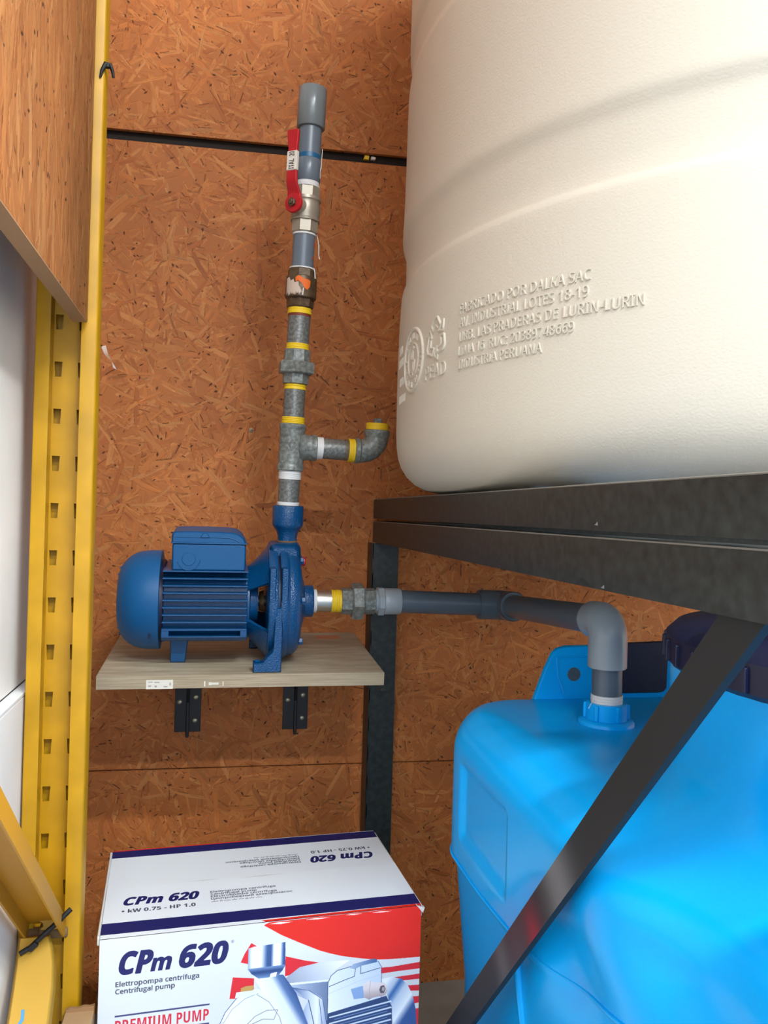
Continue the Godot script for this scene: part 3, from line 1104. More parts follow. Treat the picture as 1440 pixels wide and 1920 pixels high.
# how far the side wall stands in or out of the plain box
func bulge(p: Vector2, y: float) -> float:
	if p.x > BX.x + 0.09:
		return 0.0
	var z := p.y
	var d := 0.0
	# sunk panel
	var w := 0.010
	var k := smoothstep(0.505, 0.505 + w, z) * (1.0 - smoothstep(0.662 - w, 0.662, z)) * smoothstep(0.468, 0.468 + w * 1.6, y) * (1.0 - smoothstep(0.563 - w, 0.563, y))
	d += 0.0055 * k
	# the skirt below the parting line falls back
	var sy := seam_y(z)
	if y < sy:
		d += (0.006 * smoothstep(0.0, 0.010, sy - y) + 0.10 * minf(sy - y, 0.16)) * (1.0 - smoothstep(0.66, 0.84, z))
	# soft dents and swellings of the moulding
	d += 0.013 * exp(-pow((z - 0.795) / 0.065, 2.0) - pow((y - 0.490) / 0.034, 2.0))
	d += 0.018 * exp(-pow((z - 0.965) / 0.075, 2.0) - pow((y - 0.565) / 0.035, 2.0))
	d -= 0.008 * exp(-pow((z - 0.88) / 0.07, 2.0) - pow((y - 0.555) / 0.05, 2.0))
	return d


# ---------------------------------------------------------------- pallet rack
func rack() -> void:
	var o := thing("rack_frame", "yellow perforated pallet rack upright with bolted braces standing at the left", "rack")
	var xl := -0.181
	var xr := -0.146
	var zb := 0.4953
	var zf := 0.5153
	var t := 0.0022
	# web with two columns of tapered slots
	var m := mb()
	var y0 := 0.9034 - 17 * 0.0508
	var slots := [[-0.1794, -0.1713], [-0.1556, -0.1475]]
	var edges := [xl, -0.1634, xr]
	for k in 45:
		var yt := y0 + k * 0.0508 + 0.008
		for c in 2:
			var ox := [edges[c], edges[c + 1]]
			var s: Array = slots[c]
			var outer := [Vector2(ox[0], yt - 0.0508), Vector2(ox[1], yt - 0.0508), Vector2(ox[1], yt), Vector2(ox[0], yt)]
			var top := yt - 0.008
			var inner := [Vector2(s[0] + 0.0009, top - 0.0162), Vector2(s[1] - 0.0009, top - 0.0162), Vector2(s[1], top), Vector2(s[0], top)]
			for i in 4:
				var j := (i + 1) % 4
				for e in [[zb, 1.0], [zb - t, -1.0]]:
					m.flat(Vector3(outer[i].x, outer[i].y, e[0]), Vector3(outer[j].x, outer[j].y, e[0]), Vector3(inner[j].x, inner[j].y, e[0]), Vector3(inner[i].x, inner[i].y, e[0]), Vector3(0, 0, e[1]))
				var mid: Vector2 = (inner[0] + inner[2]) / 2 - (inner[i] + inner[j]) / 2
				m.flat(Vector3(inner[i].x, inner[i].y, zb), Vector3(inner[j].x, inner[j].y, zb), Vector3(inner[j].x, inner[j].y, zb - t), Vector3(inner[i].x, inner[i].y, zb - t), Vector3(mid.x, mid.y, 0))
	part("web", m, mats["yellow paint"], o)
	m = mb()
	m.box(Vector3((xl + xr) / 2, 1.2, zb - 0.0115), Vector3(0.034, 2.4, 0.002))
	part("rear_plate", m, mats["yellow paint"], o)
	var secs := {
		"side_flange": [P2([xl - t, zb - 0.023, xl, zb - 0.023, xl, zf - t * 0.6, xl - t, zf - t * 0.6]), P2([xr, zb - 0.023, xr + t, zb - 0.023, xr + t, zf - t * 0.6, xr, zf - t * 0.6])],
		"lip": [
			P2([-0.1805, zf - t, -0.1805, zf, -0.1938, zf, -0.1948, zf - 0.0004, -0.1954, zf - 0.0014, -0.1954, zf - 0.016, -0.1954 + t, zf - 0.016, -0.1954 + t, zf - t]),
			P2([-0.1497, zf - t, -0.1497, zf, -0.1360, zf, -0.1345, zf - 0.0006, -0.1335, zf - 0.0022, -0.1330, zf - 0.022, -0.1330 - t, zf - 0.022, -0.1330 - t, zf - t])],
	}
	for called in secs:
		for p in secs[called]:
			m = mb(Transform3D(PUSH_Y, Vector3.ZERO))
			m.extrude(p, 0.0, 2.4, 0.0)
			part(called, m, mats["yellow paint"], o)
	m = mb()
	m.box(Vector3(-0.165, 0.004, 0.505), Vector3(0.10, 0.008, 0.08), 0.001)
	part("foot_plate", m, mats["yellow paint"], o)
	# rising channel brace: open downwards, bolted inside the upright
	var a := Vector3(0, 0.4196, 0.5223)
	var d := Vector3(0, 0.2304, 0.2772).normalized()
	var up := Vector3(0, d.z, -d.y)
	var ch := P2([-0.148, 0.0, -0.148, -0.017, -0.1500, -0.017, -0.1500, -0.0022, -0.1845, -0.0022, -0.1845, -0.017, -0.1867, -0.017, -0.1867, 0.0])
	m = mb(Transform3D(Basis(Vector3(1, 0, 0), up, d), Vector3(0, a.y, a.z)))
	m.extrude(ch, -0.012, 0.74, 0.0)
	part("diagonal_brace", m, mats["brace paint dirty shaded"], o)
	# second brace, falling towards the room from the same joint, with a flattened end
	var dn := Vector3(0, -0.6394, 0.7689)
	var fall := Transform3D(Basis(Vector3(1, 0, 0), dn, Vector3(0, 0.7689, 0.6394)), Vector3(0, 0.4060, 0.5290))
	m = mb(fall)
	m.extrude(P2([-0.1920, 0.0, -0.1610, 0.0, -0.1570, 0.010, -0.1520, 0.028, -0.1490, 0.05, -0.1478, 0.08, -0.1485, 0.12, -0.1500, 0.16, -0.1510, 0.50, -0.1870, 0.50, -0.1865, 0.10, -0.1885, 0.05, -0.1905, 0.02]), -0.017, 0.0, 0.003)
	part("lower_brace", m, mats["yellow paint worn"], o, "worn yellow brace with a blue scratch")
	m = mb(fall)
	m.extrude(P2([-0.1755, 0.070, -0.1725, 0.070, -0.1715, 0.079, -0.1745, 0.085, -0.1740, 0.094, -0.1765, 0.098, -0.1780, 0.092, -0.1770, 0.083, -0.1745, 0.078]), 0.0, 0.0004, 0.0)
	part("paint_scratch", m, mat("scratch blue", c8(70, 140, 190), 0.6), o)
	# front upright of the same frame
	m = mb(Transform3D(PUSH_Y, Vector3.ZERO))
	m.extrude(P2([-0.188, 1.07, -0.188, 1.115, -0.1957, 1.115, -0.1957, 1.1175, -0.1855, 1.1175, -0.1855, 1.0725, -0.1425, 1.0725, -0.1425, 1.1175, -0.1325, 1.1175, -0.1325, 1.115, -0.140, 1.115, -0.140, 1.07]), 0.0, 1.04)
	part("front_post", m, mats["yellow paint"], o)
	# end plate with a notch and its bolt
	m = mb()
	m.extrude(P2([-0.172, 0.4065, -0.150, 0.4065, -0.150, 0.4185, -0.174, 0.4185, -0.1735, 0.416, -0.170, 0.4135, -0.1695, 0.4105, -0.172, 0.4085]), 0.519, 0.522, 0.0005)
	part("end_plate", m, mats["yellow paint worn"], o)
	m = mb(Transform3D(ALONG_X, Vector3(-0.186, 0.400, 0.514)))
	m.cyl(0.006, 0.0, 0.04, 0.001, 16)
	m.cyl(0.010, 0.012, 0.020, 0.001, 6, true)
	part("brace_bolt", m, mats["rust"], o)

	var s := thing("wood_sheet", "strand board sheet fixed on edge along the left of the yellow rack", "board")
	m = mb()
	m.box(Vector3(-0.1505, 1.494, 0.775), Vector3(0.015, 0.90, 0.51), 0.0008)
	part("sheet", m, mats["strand board upright"], s)
	m = mb()
	m.box(Vector3(-0.1505, 1.0442, 0.775), Vector3(0.0146, 0.0012, 0.508))
	part("sawn_edge", m, mats["board edge"], s)

# ---------------------------------------------------------------- shelf
func shelf() -> void:
	var o := thing("shelf_board", "grey oak shelf board sagging under the blue pump", "shelf", Transform3D(Basis(Vector3.RIGHT, deg_to_rad(TILT)), Vector3(0.04, 0.6386, 0.0)))
	var hw := 0.1972
	var m := mb()
	var zf := 0.2815
	var th := 0.0185
	var u := func(x: float, z: float): return Vector2((x + hw) / 0.42, z / 0.21 * 0.4)
	m.flat(Vector3(-hw, 0, 0.004), Vector3(hw, 0, 0.004), Vector3(hw, 0, zf - 0.0008), Vector3(-hw, 0, zf - 0.0008), Vector3.UP, [u.call(-hw, 0.0), u.call(hw, 0.0), u.call(hw, zf), u.call(-hw, zf)])
	m.flat(Vector3(-hw, -th, 0.004), Vector3(hw, -th, 0.004), Vector3(hw, -th, zf), Vector3(-hw, -th, zf), Vector3.DOWN, [u.call(-hw, 0.0), u.call(hw, 0.0), u.call(hw, zf), u.call(-hw, zf)])
	m.flat(Vector3(-hw, 0, 0.004), Vector3(hw, 0, 0.004), Vector3(hw, -th, 0.004), Vector3(-hw, -th, 0.004), Vector3.FORWARD)
	part("board", m, mats["grey oak"], o)
	m = mb()
	m.box(Vector3(0, -th / 2, zf - 0.0005), Vector3(hw * 2, th, 0.001), 0.0003)
	for s in [-1.0, 1.0]:
		m.box(Vector3(hw * s, -th / 2, zf / 2 + 0.002), Vector3(0.001, th, zf - 0.004), 0.0003)
	part("edge_band", m, mats["grey oak edge"], o)
	# remains of two price labels on the front edge
	m = mb()
	m.box(Vector3(-0.115, -0.0125, zf + 0.0003), Vector3(0.0355, 0.0125, 0.0004))
	part("label_scrap", m, mats["label white"], o, "torn pale label")
	m = mb()
	for b in [[-0.055, 0.0018, 0.007], [-0.0475, 0.004, 0.004], [-0.041, 0.010, 0.003], [-0.030, 0.0012, 0.006]]:
		m.box(Vector3(b[0], -0.0125, zf + 0.0003), Vector3(b[1], b[2], 0.0004))
	part("label_scrap", m, mats["label white"], o)
	m = mb()
	for b in [[-0.127, -0.009, 0.006, 0.0012], [-0.1185, -0.0095, 0.007, 0.0015], [-0.128, -0.0145, 0.004, 0.002], [-0.120, -0.015, 0.003, 0.0025], [-0.107, -0.0155, 0.005, 0.0015], [-0.101, -0.012, 0.002, 0.004]]:
		m.box(Vector3(b[0], b[1], zf + 0.0006), Vector3(b[2], b[3], 0.0003))
	part("label_print", m, mat("grey print", c8(168, 158, 146), 0.7), o)
	# faint orange mark rubbed into the top
	m = mb(Transform3D(PUSH_Y, Vector3(0, 0.0, 0)))
	m.extrude(P2([0.125, 0.03, 0.165, 0.026, 0.168, 0.052, 0.150, 0.060, 0.128, 0.056]), 0.0, 0.0003)
	part("orange_stain", m, mat("stain", c8(196, 130, 100), 0.6), o)
	for k in 2:
		var b := thing("shelf_bracket", ["black folding shelf bracket under the left half of the shelf", "black folding shelf bracket under the right half of the shelf"][k], "bracket", at(Vector3([-0.0455, 0.1380][k], 0.0, 0.0)), "brackets under the pump shelf")
		m = mb()
		m.box(Vector3(0, 0.540, 0.0015), Vector3(0.0435, 0.142, 0.003), 0.0006)
		part("wall_plate", m, mats["bracket black"], b)
		m = mb()
		m.box(Vector3(0, 0.538, 0.0045), Vector3(0.0055, 0.156, 0.006), 0.0015)
		part("fold", m, mats["bracket black"], b)
		m = mb(Transform3D(PUSH_X, Vector3(-0.0018, 0, 0)))
		m.extrude(P2([0.005, 0.52, 0.008, 0.52, 0.022, 0.560, 0.16, 0.6005, 0.16, 0.6085, 0.005, 0.6175]), 0.0, 0.0036, 0.0004)
		part("arm", m, mats["bracket black"], b)
		for q in [[0.0125, 0.5285], [-0.0135, 0.5205], [0.0120, 0.4885]]:
			m = mb(Transform3D(ALONG_Z, Vector3(q[0], q[1], 0.003)))
			m.lathe(V2([0.0042, 0.0, 0.0042, 0.0006, 0.0032, 0.0016, 0.0018, 0.0021, 0, 0.0022]), 20)
			m.box(Vector3(0, 0.0022, 0), Vector3(0.0046, 0.0003, 0.0008))
			m.box(Vector3(0, 0.0022, 0), Vector3(0.0008, 0.0003, 0.0046))
			part("screw", m, mats["screw"], b)

# ---------------------------------------------------------------- pump
func pump_at() -> Transform3D:
	return Transform3D(Basis(Vector3.RIGHT, deg_to_rad(TILT)), Vector3(0, 0.6277, 0.19))

const AX := 0.0876

func pump() -> void:
	var o := thing("water_pump", "blue cast iron centrifugal pump with finned motor on the wooden shelf", "pump", pump_at())
	var cast: Material = mats["pump blue cast"]
	var paint: Material = mats["pump blue"]
	var plas: Material = mats["pump blue plastic"]
	# fan cover
	var m := mb(Transform3D(ALONG_X, Vector3(-0.142, 0.0893, 0)))
	m.lathe(V2([0, 0.0015, 0.036, 0.0015, 0.042, 0.0022, 0.049, 0.0050, 0.055, 0.0088, 0.060, 0.0132, 0.0645, 0.0185, 0.0680, 0.0250, 0.0705, 0.0335, 0.0718, 0.0460, 0.0718, 0.0608, 0.0700, 0.0612, 0.0, 0.0612]), 72)
	var fc := part("fan_cover", m, plas, o)
	var dome := [[0.036, 0.0015], [0.042, 0.0022], [0.049, 0.0050], [0.055, 0.0088]]
	for k in 11:
		var yy := -0.048 + k * 0.0096
		var sx := 0.0015
		for i in 3:
			if absf(yy) > dome[i][0]:
				sx = lerpf(dome[i][1], dome[i + 1][1], (absf(yy) - dome[i][0]) / (dome[i + 1][0] - dome[i][0]))
		m = mb()
		m.box(Vector3(-0.142 + sx + 0.0002, 0.0893 + yy, 0.004), Vector3(0.0024, 0.0014, 0.030), 0.0004)
		part("grille_bar", m, plas, fc)
	m = mb()
	m.box(Vector3(-0.0925, 0.0495, 0.0590), Vector3(0.0030, 0.0115, 0.004), 0.0005)
	part("clip", m, mats["navy plastic"], fc)
	m = mb(Transform3D(ALONG_X, Vector3(-0.0815, AX, 0)))
	m.cyl(0.060, 0.0, 0.006, 0.0005, 48)
	part("cover_gap", m, mats["navy plastic"], o)
	# motor
	m = mb(Transform3D(PUSH_X, Vector3(0, 0.0870, 0)))
	m.extrude(rounded(0.108, 0.101, 0.030, 6), -0.0765, 0.0412, 0.002)
	part("motor_body", m, paint, o)
	for k in 9:
		m = mb()
		m.box(Vector3(-0.0176, 0.0569 + k * 0.01031, 0), Vector3(0.1180, 0.0024 if k else 0.003, 0.1325), 0.0009)
		part("cooling_fin", m, paint, o)
	for s in [-1.0, 1.0]:
		m = mb()
		m.box(Vector3(-0.0715, 0.0512, 0.059 * s), Vector3(0.0110, 0.0115, 0.013), 0.0012)
		m.box(Vector3(0.0365, 0.0512, 0.059 * s), Vector3(0.0100, 0.0115, 0.013), 0.0012)
		m.box(Vector3(-0.0176, 0.0468, 0.0605 * s), Vector3(0.1180, 0.0022, 0.0100), 0.0008)
		m.xf = Transform3D(PUSH_X, Vector3.ZERO)
		m.extrude(P2([0.030 * s, 0.0372, 0.046 * s, 0.0372, 0.058 * s, 0.0405, 0.0645 * s, 0.0462, 0.0645 * s, 0.0472, 0.030 * s, 0.0472]), -0.0766, 0.0414, 0.0008)
		part("base_rail", m, paint, o)
	# terminal box
	m = mb()
	m.box(Vector3(-0.0139, 0.1592, 0.0155), Vector3(0.1015, 0.0390, 0.0935), 0.003)
	var tb := part("terminal_box", m, plas, o)
	m = mb()
	m.extrude(P2([-0.0655, 0.1782, -0.0655, 0.1880, -0.0642, 0.1925, -0.0610, 0.1948, -0.040, 0.1955, -0.0, 0.1953, 0.018, 0.1946, 0.0275, 0.1920, 0.0335, 0.1868, 0.0368, 0.1805, 0.0372, 0.1782]), -0.033, 0.0638, 0.0022)
	part("lid", m, plas, tb)
	m = mb()
	m.box(Vector3(-0.0142, 0.1790, 0.0157), Vector3(0.1046, 0.0022, 0.0972), 0.0009)
	m.tube([Vector3(-0.062, 0.1878, 0.0640), Vector3(-0.026, 0.1878, 0.0640)], 0.0009, 8)
	m.tube([Vector3(-0.014, 0.1878, 0.0640), Vector3(0.012, 0.1875, 0.0640), Vector3(0.0225, 0.1845, 0.0640), Vector3(0.0290, 0.1805, 0.0640)], 0.0009, 8)
	part("lid_rim", m, plas, tb)
	m = mb()
	m.extrude(P2([-0.027, 0.1868, -0.0135, 0.1868, -0.016, 0.1915, -0.0185, 0.1935, -0.022, 0.1935, -0.0245, 0.1915]), 0.0625, 0.0660, 0.0008)
	part("lid_catch", m, plas, tb)
	m = mb(Transform3D(ALONG_Z, Vector3(-0.0417, 0.1564, 0.0620)))
	m.cyl(0.0093, 0.0, 0.0014, 0.0005, 32)
	part("knockout", m, plas, tb)
	m = mb()
	var arc := []
	for i in 21:
		var a := PI * 1.08 + PI * 0.9 * i / 20.0
		arc.append(Vector3(-0.0417 + cos(a) * 0.0155, 0.1564 + sin(a) * 0.0155, 0.0622))
	m.tube(arc, 0.0008, 8)
	part("moulding_ring", m, plas, tb)
	m = mb()
	m.extrude(P2([-0.0668, 0.040, -0.0405, 0.040, -0.0450, 0.0, -0.0655, 0.0]), -0.022, 0.020, 0.001)
	part("motor_foot", m, plas, o)
	# lantern: shield, arms and shaft
	m = mb(Transform3D(ALONG_X, Vector3(0.0405, AX, 0)))
	m.lathe(V2([0, 0, 0.048, 0, 0.048, 0.004, 0.033, 0.006, 0.031, 0.017, 0.0, 0.017]), 40)
	part("end_shield", m, paint, o)
	m = mb(Transform3D(ALONG_X, Vector3(0.0405, AX, 0)))
	m.lathe(V2([0.0, 0.010, 0.008, 0.010, 0.008, 0.036, 0.0, 0.036]), 20)
	m.lathe(V2([0.0, 0.020, 0.014, 0.020, 0.016, 0.026, 0.0, 0.026]), 24)
	part("shaft", m, mats["brass brown"], o)
	# lathe angle 0 is down (-y), 90 degrees is towards the viewer (+z)
	for span in [[-66.0, 66.0], [118.0, 242.0]]:
		m = mb(Transform3D(ALONG_X, Vector3(0.0405, AX, 0)))
		m.lathe(V2([0.046, 0.0, 0.052, 0.0, 0.0555, 0.006, 0.0700, 0.020, 0.0825, 0.0300, 0.0825, 0.0325, 0.075, 0.0325, 0.060, 0.016, 0.046, 0.004, 0.046, 0.0]), 30, false, deg_to_rad(span[0]), deg_to_rad(span[1]))
		# close the cut sides of the arm
		for e in span:
			var dd := Vector3(cos(deg_to_rad(e)), 0, sin(deg_to_rad(e)))
			var nn := Vector3(-dd.z, 0, dd.x) * (1.0 if e == span[1] else -1.0)
			var pr := V2([0.046, 0.0, 0.052, 0.0, 0.0555, 0.006, 0.0700, 0.020, 0.0825, 0.0325, 0.075, 0.0325, 0.060, 0.016, 0.046, 0.004])
			for q in [[0, 1, 2, 7], [7, 2, 3, 6], [6, 3, 4, 5]]:
				m.flat(dd * pr[q[0]].x + Vector3(0, pr[q[0]].y, 0), dd * pr[q[1]].x + Vector3(0, pr[q[1]].y, 0), dd * pr[q[2]].x + Vector3(0, pr[q[2]].y, 0), dd * pr[q[3]].x + Vector3(0, pr[q[3]].y, 0), nn)
		part("lantern_arm", m, cast, o)
	# casing: two flanges with a gap, volute, suction boss
	m = mb(Transform3D(ALONG_X, Vector3(0.0694, AX, 0)))
	m.lathe(V2([0, 0, 0.080, 0, 0.0845, 0.001, 0.0858, 0.003, 0.0858, 0.0125, 0.0845, 0.0143, 0.0800, 0.0143, 0.0, 0.0143]), 80)
	part("rear_flange", m, cast, o)
	m = mb(Transform3D(ALONG_X, Vector3(0.0830, AX, 0)))
	m.cyl(0.0800, 0.0, 0.005, 0.0002, 60)
	part("gasket", m, mats["navy plastic"], o)
	m = mb(Transform3D(ALONG_X, Vector3(0.0864, AX, 0)))
	m.lathe(V2([0, 0, 0.081, 0, 0.0850, 0.001, 0.0858, 0.0025, 0.0856, 0.0095, 0.0835, 0.0125, 0.0815, 0.0140, 0.0812, 0.0180, 0.0795, 0.0240, 0.0745, 0.0295, 0.0660, 0.0325, 0.050, 0.0345, 0.044, 0.036, 0.036, 0.0380, 0.030, 0.0400, 0.0, 0.0400]), 80)
	var vol := part("casing", m, cast, o)
	for k in 6:
		var a := TAU * k / 6 + 0.35
		m = mb(Transform3D(ALONG_X, Vector3(0.117, AX + cos(a) * 0.068, sin(a) * 0.068)))
		m.cyl(0.0055, 0.0, 0.006, 0.0008, 6, true)
		part("casing_bolt", m, mats["pump blue"], vol)
	m = mb(Transform3D(ALONG_X, Vector3(0.118, AX, 0)))
	m.lathe(V2([0, 0.0, 0.0300, 0.0, 0.0255, 0.006, 0.0240, 0.0075, 0.0240, 0.0215, 0.0228, 0.0230, 0.0185, 0.0230, 0.0185, 0.019, 0, 0.019]), 48)
	part("suction_boss", m, cast, o)
	for s in [[0.0702, 0.0796, 0.098, 0.1475], [0.0874, 0.0968, 0.086, 0.1475]]:
		for e in [-1.0, 1.0]:
			m = mb()
			m.box(Vector3((s[0] + s[1]) / 2, (s[2] + s[3]) / 2, 0.0735 * e), Vector3(s[1] - s[0], s[3] - s[2], 0.024), 0.0018)
			part("flange_lug", m, cast, o)
	m = mb()
	m.extrude(P2([0.0715, 0.150, 0.0715, 0.1690, 0.0740, 0.1745, 0.079, 0.1765, 0.110, 0.1765, 0.1165, 0.1700, 0.1185, 0.150]), -0.034, 0.034, 0.006)
	part("volute_crown", m, cast, o)
	# discharge neck and cup
	m = mb(at(Vector3(0.0993, 0, 0)))
	m.lathe(V2([0, 0.150, 0.0215, 0.158, 0.0205, 0.170, 0.0160, 0.1765, 0.0142, 0.1785, 0.0142, 0.181, 0.0146, 0.187, 0.0165, 0.1935, 0.0200, 0.1985, 0.0226, 0.2020, 0.0232, 0.2050, 0.0232, 0.2305, 0.0224, 0.2320, 0.0165, 0.2320, 0.0165, 0.229, 0, 0.229]), 48)
	part("discharge_neck", m, cast, o)
	m = mb(at(Vector3(0.0993, 0, 0)))
	m.lathe(V2([0.0140, 0.1772, 0.0156, 0.1776, 0.0156, 0.1796, 0.0140, 0.1800]), 40)
	part("seal_ring", m, mats["rust"], o)
	# casing feet
	for e in [1.0, -1.0]:
		m = mb()
		var z0 := 0.068 if e > 0.0 else -0.0855
		m.extrude(P2([0.0505, 0.0, 0.0899, 0.0, 0.0905, 0.060, 0.0890, 0.092, 0.0790, 0.092, 0.0778, 0.036, 0.0762, 0.0300, 0.0712, 0.0245, 0.0640, 0.0150, 0.0619, 0.0142, 0.0505, 0.0142]), z0, z0 + 0.0175, 0.0016)
		part("casing_foot", m, cast, o)
		m = mb(at(Vector3(0.0565, 0.0142, z0 + 0.009)))
		m.cyl(0.0038, 0.0, 0.0022, 0.0006, 6, true)
		part("foot_bolt", m, plas, o)
	m = mb(Transform3D(ALONG_X, Vector3(0.1215, 0.1487, 0.004)))
	m.cyl(0.0070, -0.008, 0.006, 0.0015, 20)
	part("filler_plug", m, mats["red vinyl"], o, "red plug")
	m = mb(Transform3D(ALONG_X, Vector3(0.1215, 0.1487, 0.004)))
	m.cyl(0.0095, -0.010, 0.0, 0.0015, 20)
	part("plug_boss", m, cast, o)

# ---------------------------------------------------------------- pipework
func wound(r: float, y0: float, y1: float, turns: int, sd: int) -> Array:
	var rng := RandomNumberGenerator.new()
	rng.seed = sd
	var o := [Vector2(r - 0.0015, y0)]
	for k in turns:
		var a := lerpf(y0, y1, (k + 0.15) / turns)
		var b := lerpf(y0, y1, (k + 0.85) / turns)
		var rr := r + rng.randf_range(-0.0002, 0.0003)
		o.append(Vector2(rr, a))
		o.append(Vector2(rr, b))
		if k < turns - 1:
			o.append(Vector2(r - 0.0004, lerpf(y0, y1, float(k + 1) / turns)))
	o.append(Vector2(r - 0.0015, y1))
	return o

func band(r: float, y0: float, y1: float, key: String, o: Node, xf: Transform3D, sd: int, turns := 3) -> void:
	var m := mb(xf)
	m.lathe(wound(r, y0, y1, turns, sd), 36)
	part("thread_tape", m, mats[key], o)

func pipe(called: String, r: float, y0: float, y1: float, key: String, o: Node, xf: Transform3D) -> void:
	var m := mb(xf)
	m.cyl(r, y0, y1, 0.0005, 40)
	part(called, m, mats[key], o)

# three-piece union: octagon, hexagon nut, octagon
func union(o: Node, xf: Transform3D, y0: float, y1: float, y2: float, y3: float) -> void:
	var m := mb(xf)
	m.lathe(V2([0, y0, 0.0185, y0, 0.0198, y0 + 0.001, 0.0203, y1, 0, y1]), 8, true, PI / 8, TAU + PI / 8)
	var u := part("pipe_union", m, mats["galvanised"], o)
	m = mb(xf)
	m.lathe(V2([0, y1, 0.0265, y1, 0.0285, y1 + 0.002, 0.0285, y2 - 0.002, 0.0265, y2, 0, y2]), 6, true, PI / 6, TAU + PI / 6)
	part("union_nut", m, mats["galvanised"], u)
	m = mb(xf)
	m.lathe(V2([0, y2, 0.0203, y2, 0.0198, y3 - 0.001, 0.0185, y3, 0, y3]), 8, true, PI / 8, TAU + PI / 8)
	part("union_end", m, mats["galvanised"], u)

# a piece cut to an outline and bent round a cylinder: points are (angle in degrees, height)
func wrap_on(m: MB, poly: PackedVector2Array, r: float, th: float) -> void:
	var box := Rect2(poly[0], Vector2.ZERO)
	for p in poly:
		box = box.expand(p)
	var cols := maxi(1, int(ceil(box.size.x / 8.0)))
	for c in cols:
		var a0 := box.position.x + box.size.x * c / cols
		var a1 := box.position.x + box.size.x * (c + 1) / cols
		var cell := PackedVector2Array([Vector2(a0, box.position.y - 1), Vector2(a1, box.position.y - 1), Vector2(a1, box.end.y + 1), Vector2(a0, box.end.y + 1)])
		for piece in Geometry2D.intersect_polygons(poly, cell):
			var ix := Geometry2D.triangulate_polygon(piece)
			for t in range(0, ix.size(), 3):
				var q := []
				var w := []
				for k in 3:
					var p: Vector2 = piece[ix[t + k]]
					var a := deg_to_rad(p.x)
					w.append(Vector3(cos(a), 0, sin(a)))
					q.append(w[k] * (r + th) + Vector3(0, p.y, 0))
				m.tri(q[0], q[1], q[2], w[0], w[1], w[2])
	for i in poly.size():
		var p := poly[i]
		var s := poly[(i + 1) % poly.size()]
		var a := Vector3(cos(deg_to_rad(p.x)), 0, sin(deg_to_rad(p.x)))
		var b := Vector3(cos(deg_to_rad(s.x)), 0, sin(deg_to_rad(s.x)))
		var out := (b - a).cross(Vector3.UP) + Vector3.UP * (s.y - p.y) * 0.0
		m.flat(a * r + Vector3(0, p.y, 0), b * r + Vector3(0, s.y, 0), b * (r + th) + Vector3(0, s.y, 0), a * (r + th) + Vector3(0, p.y, 0), a + out * 0.001)

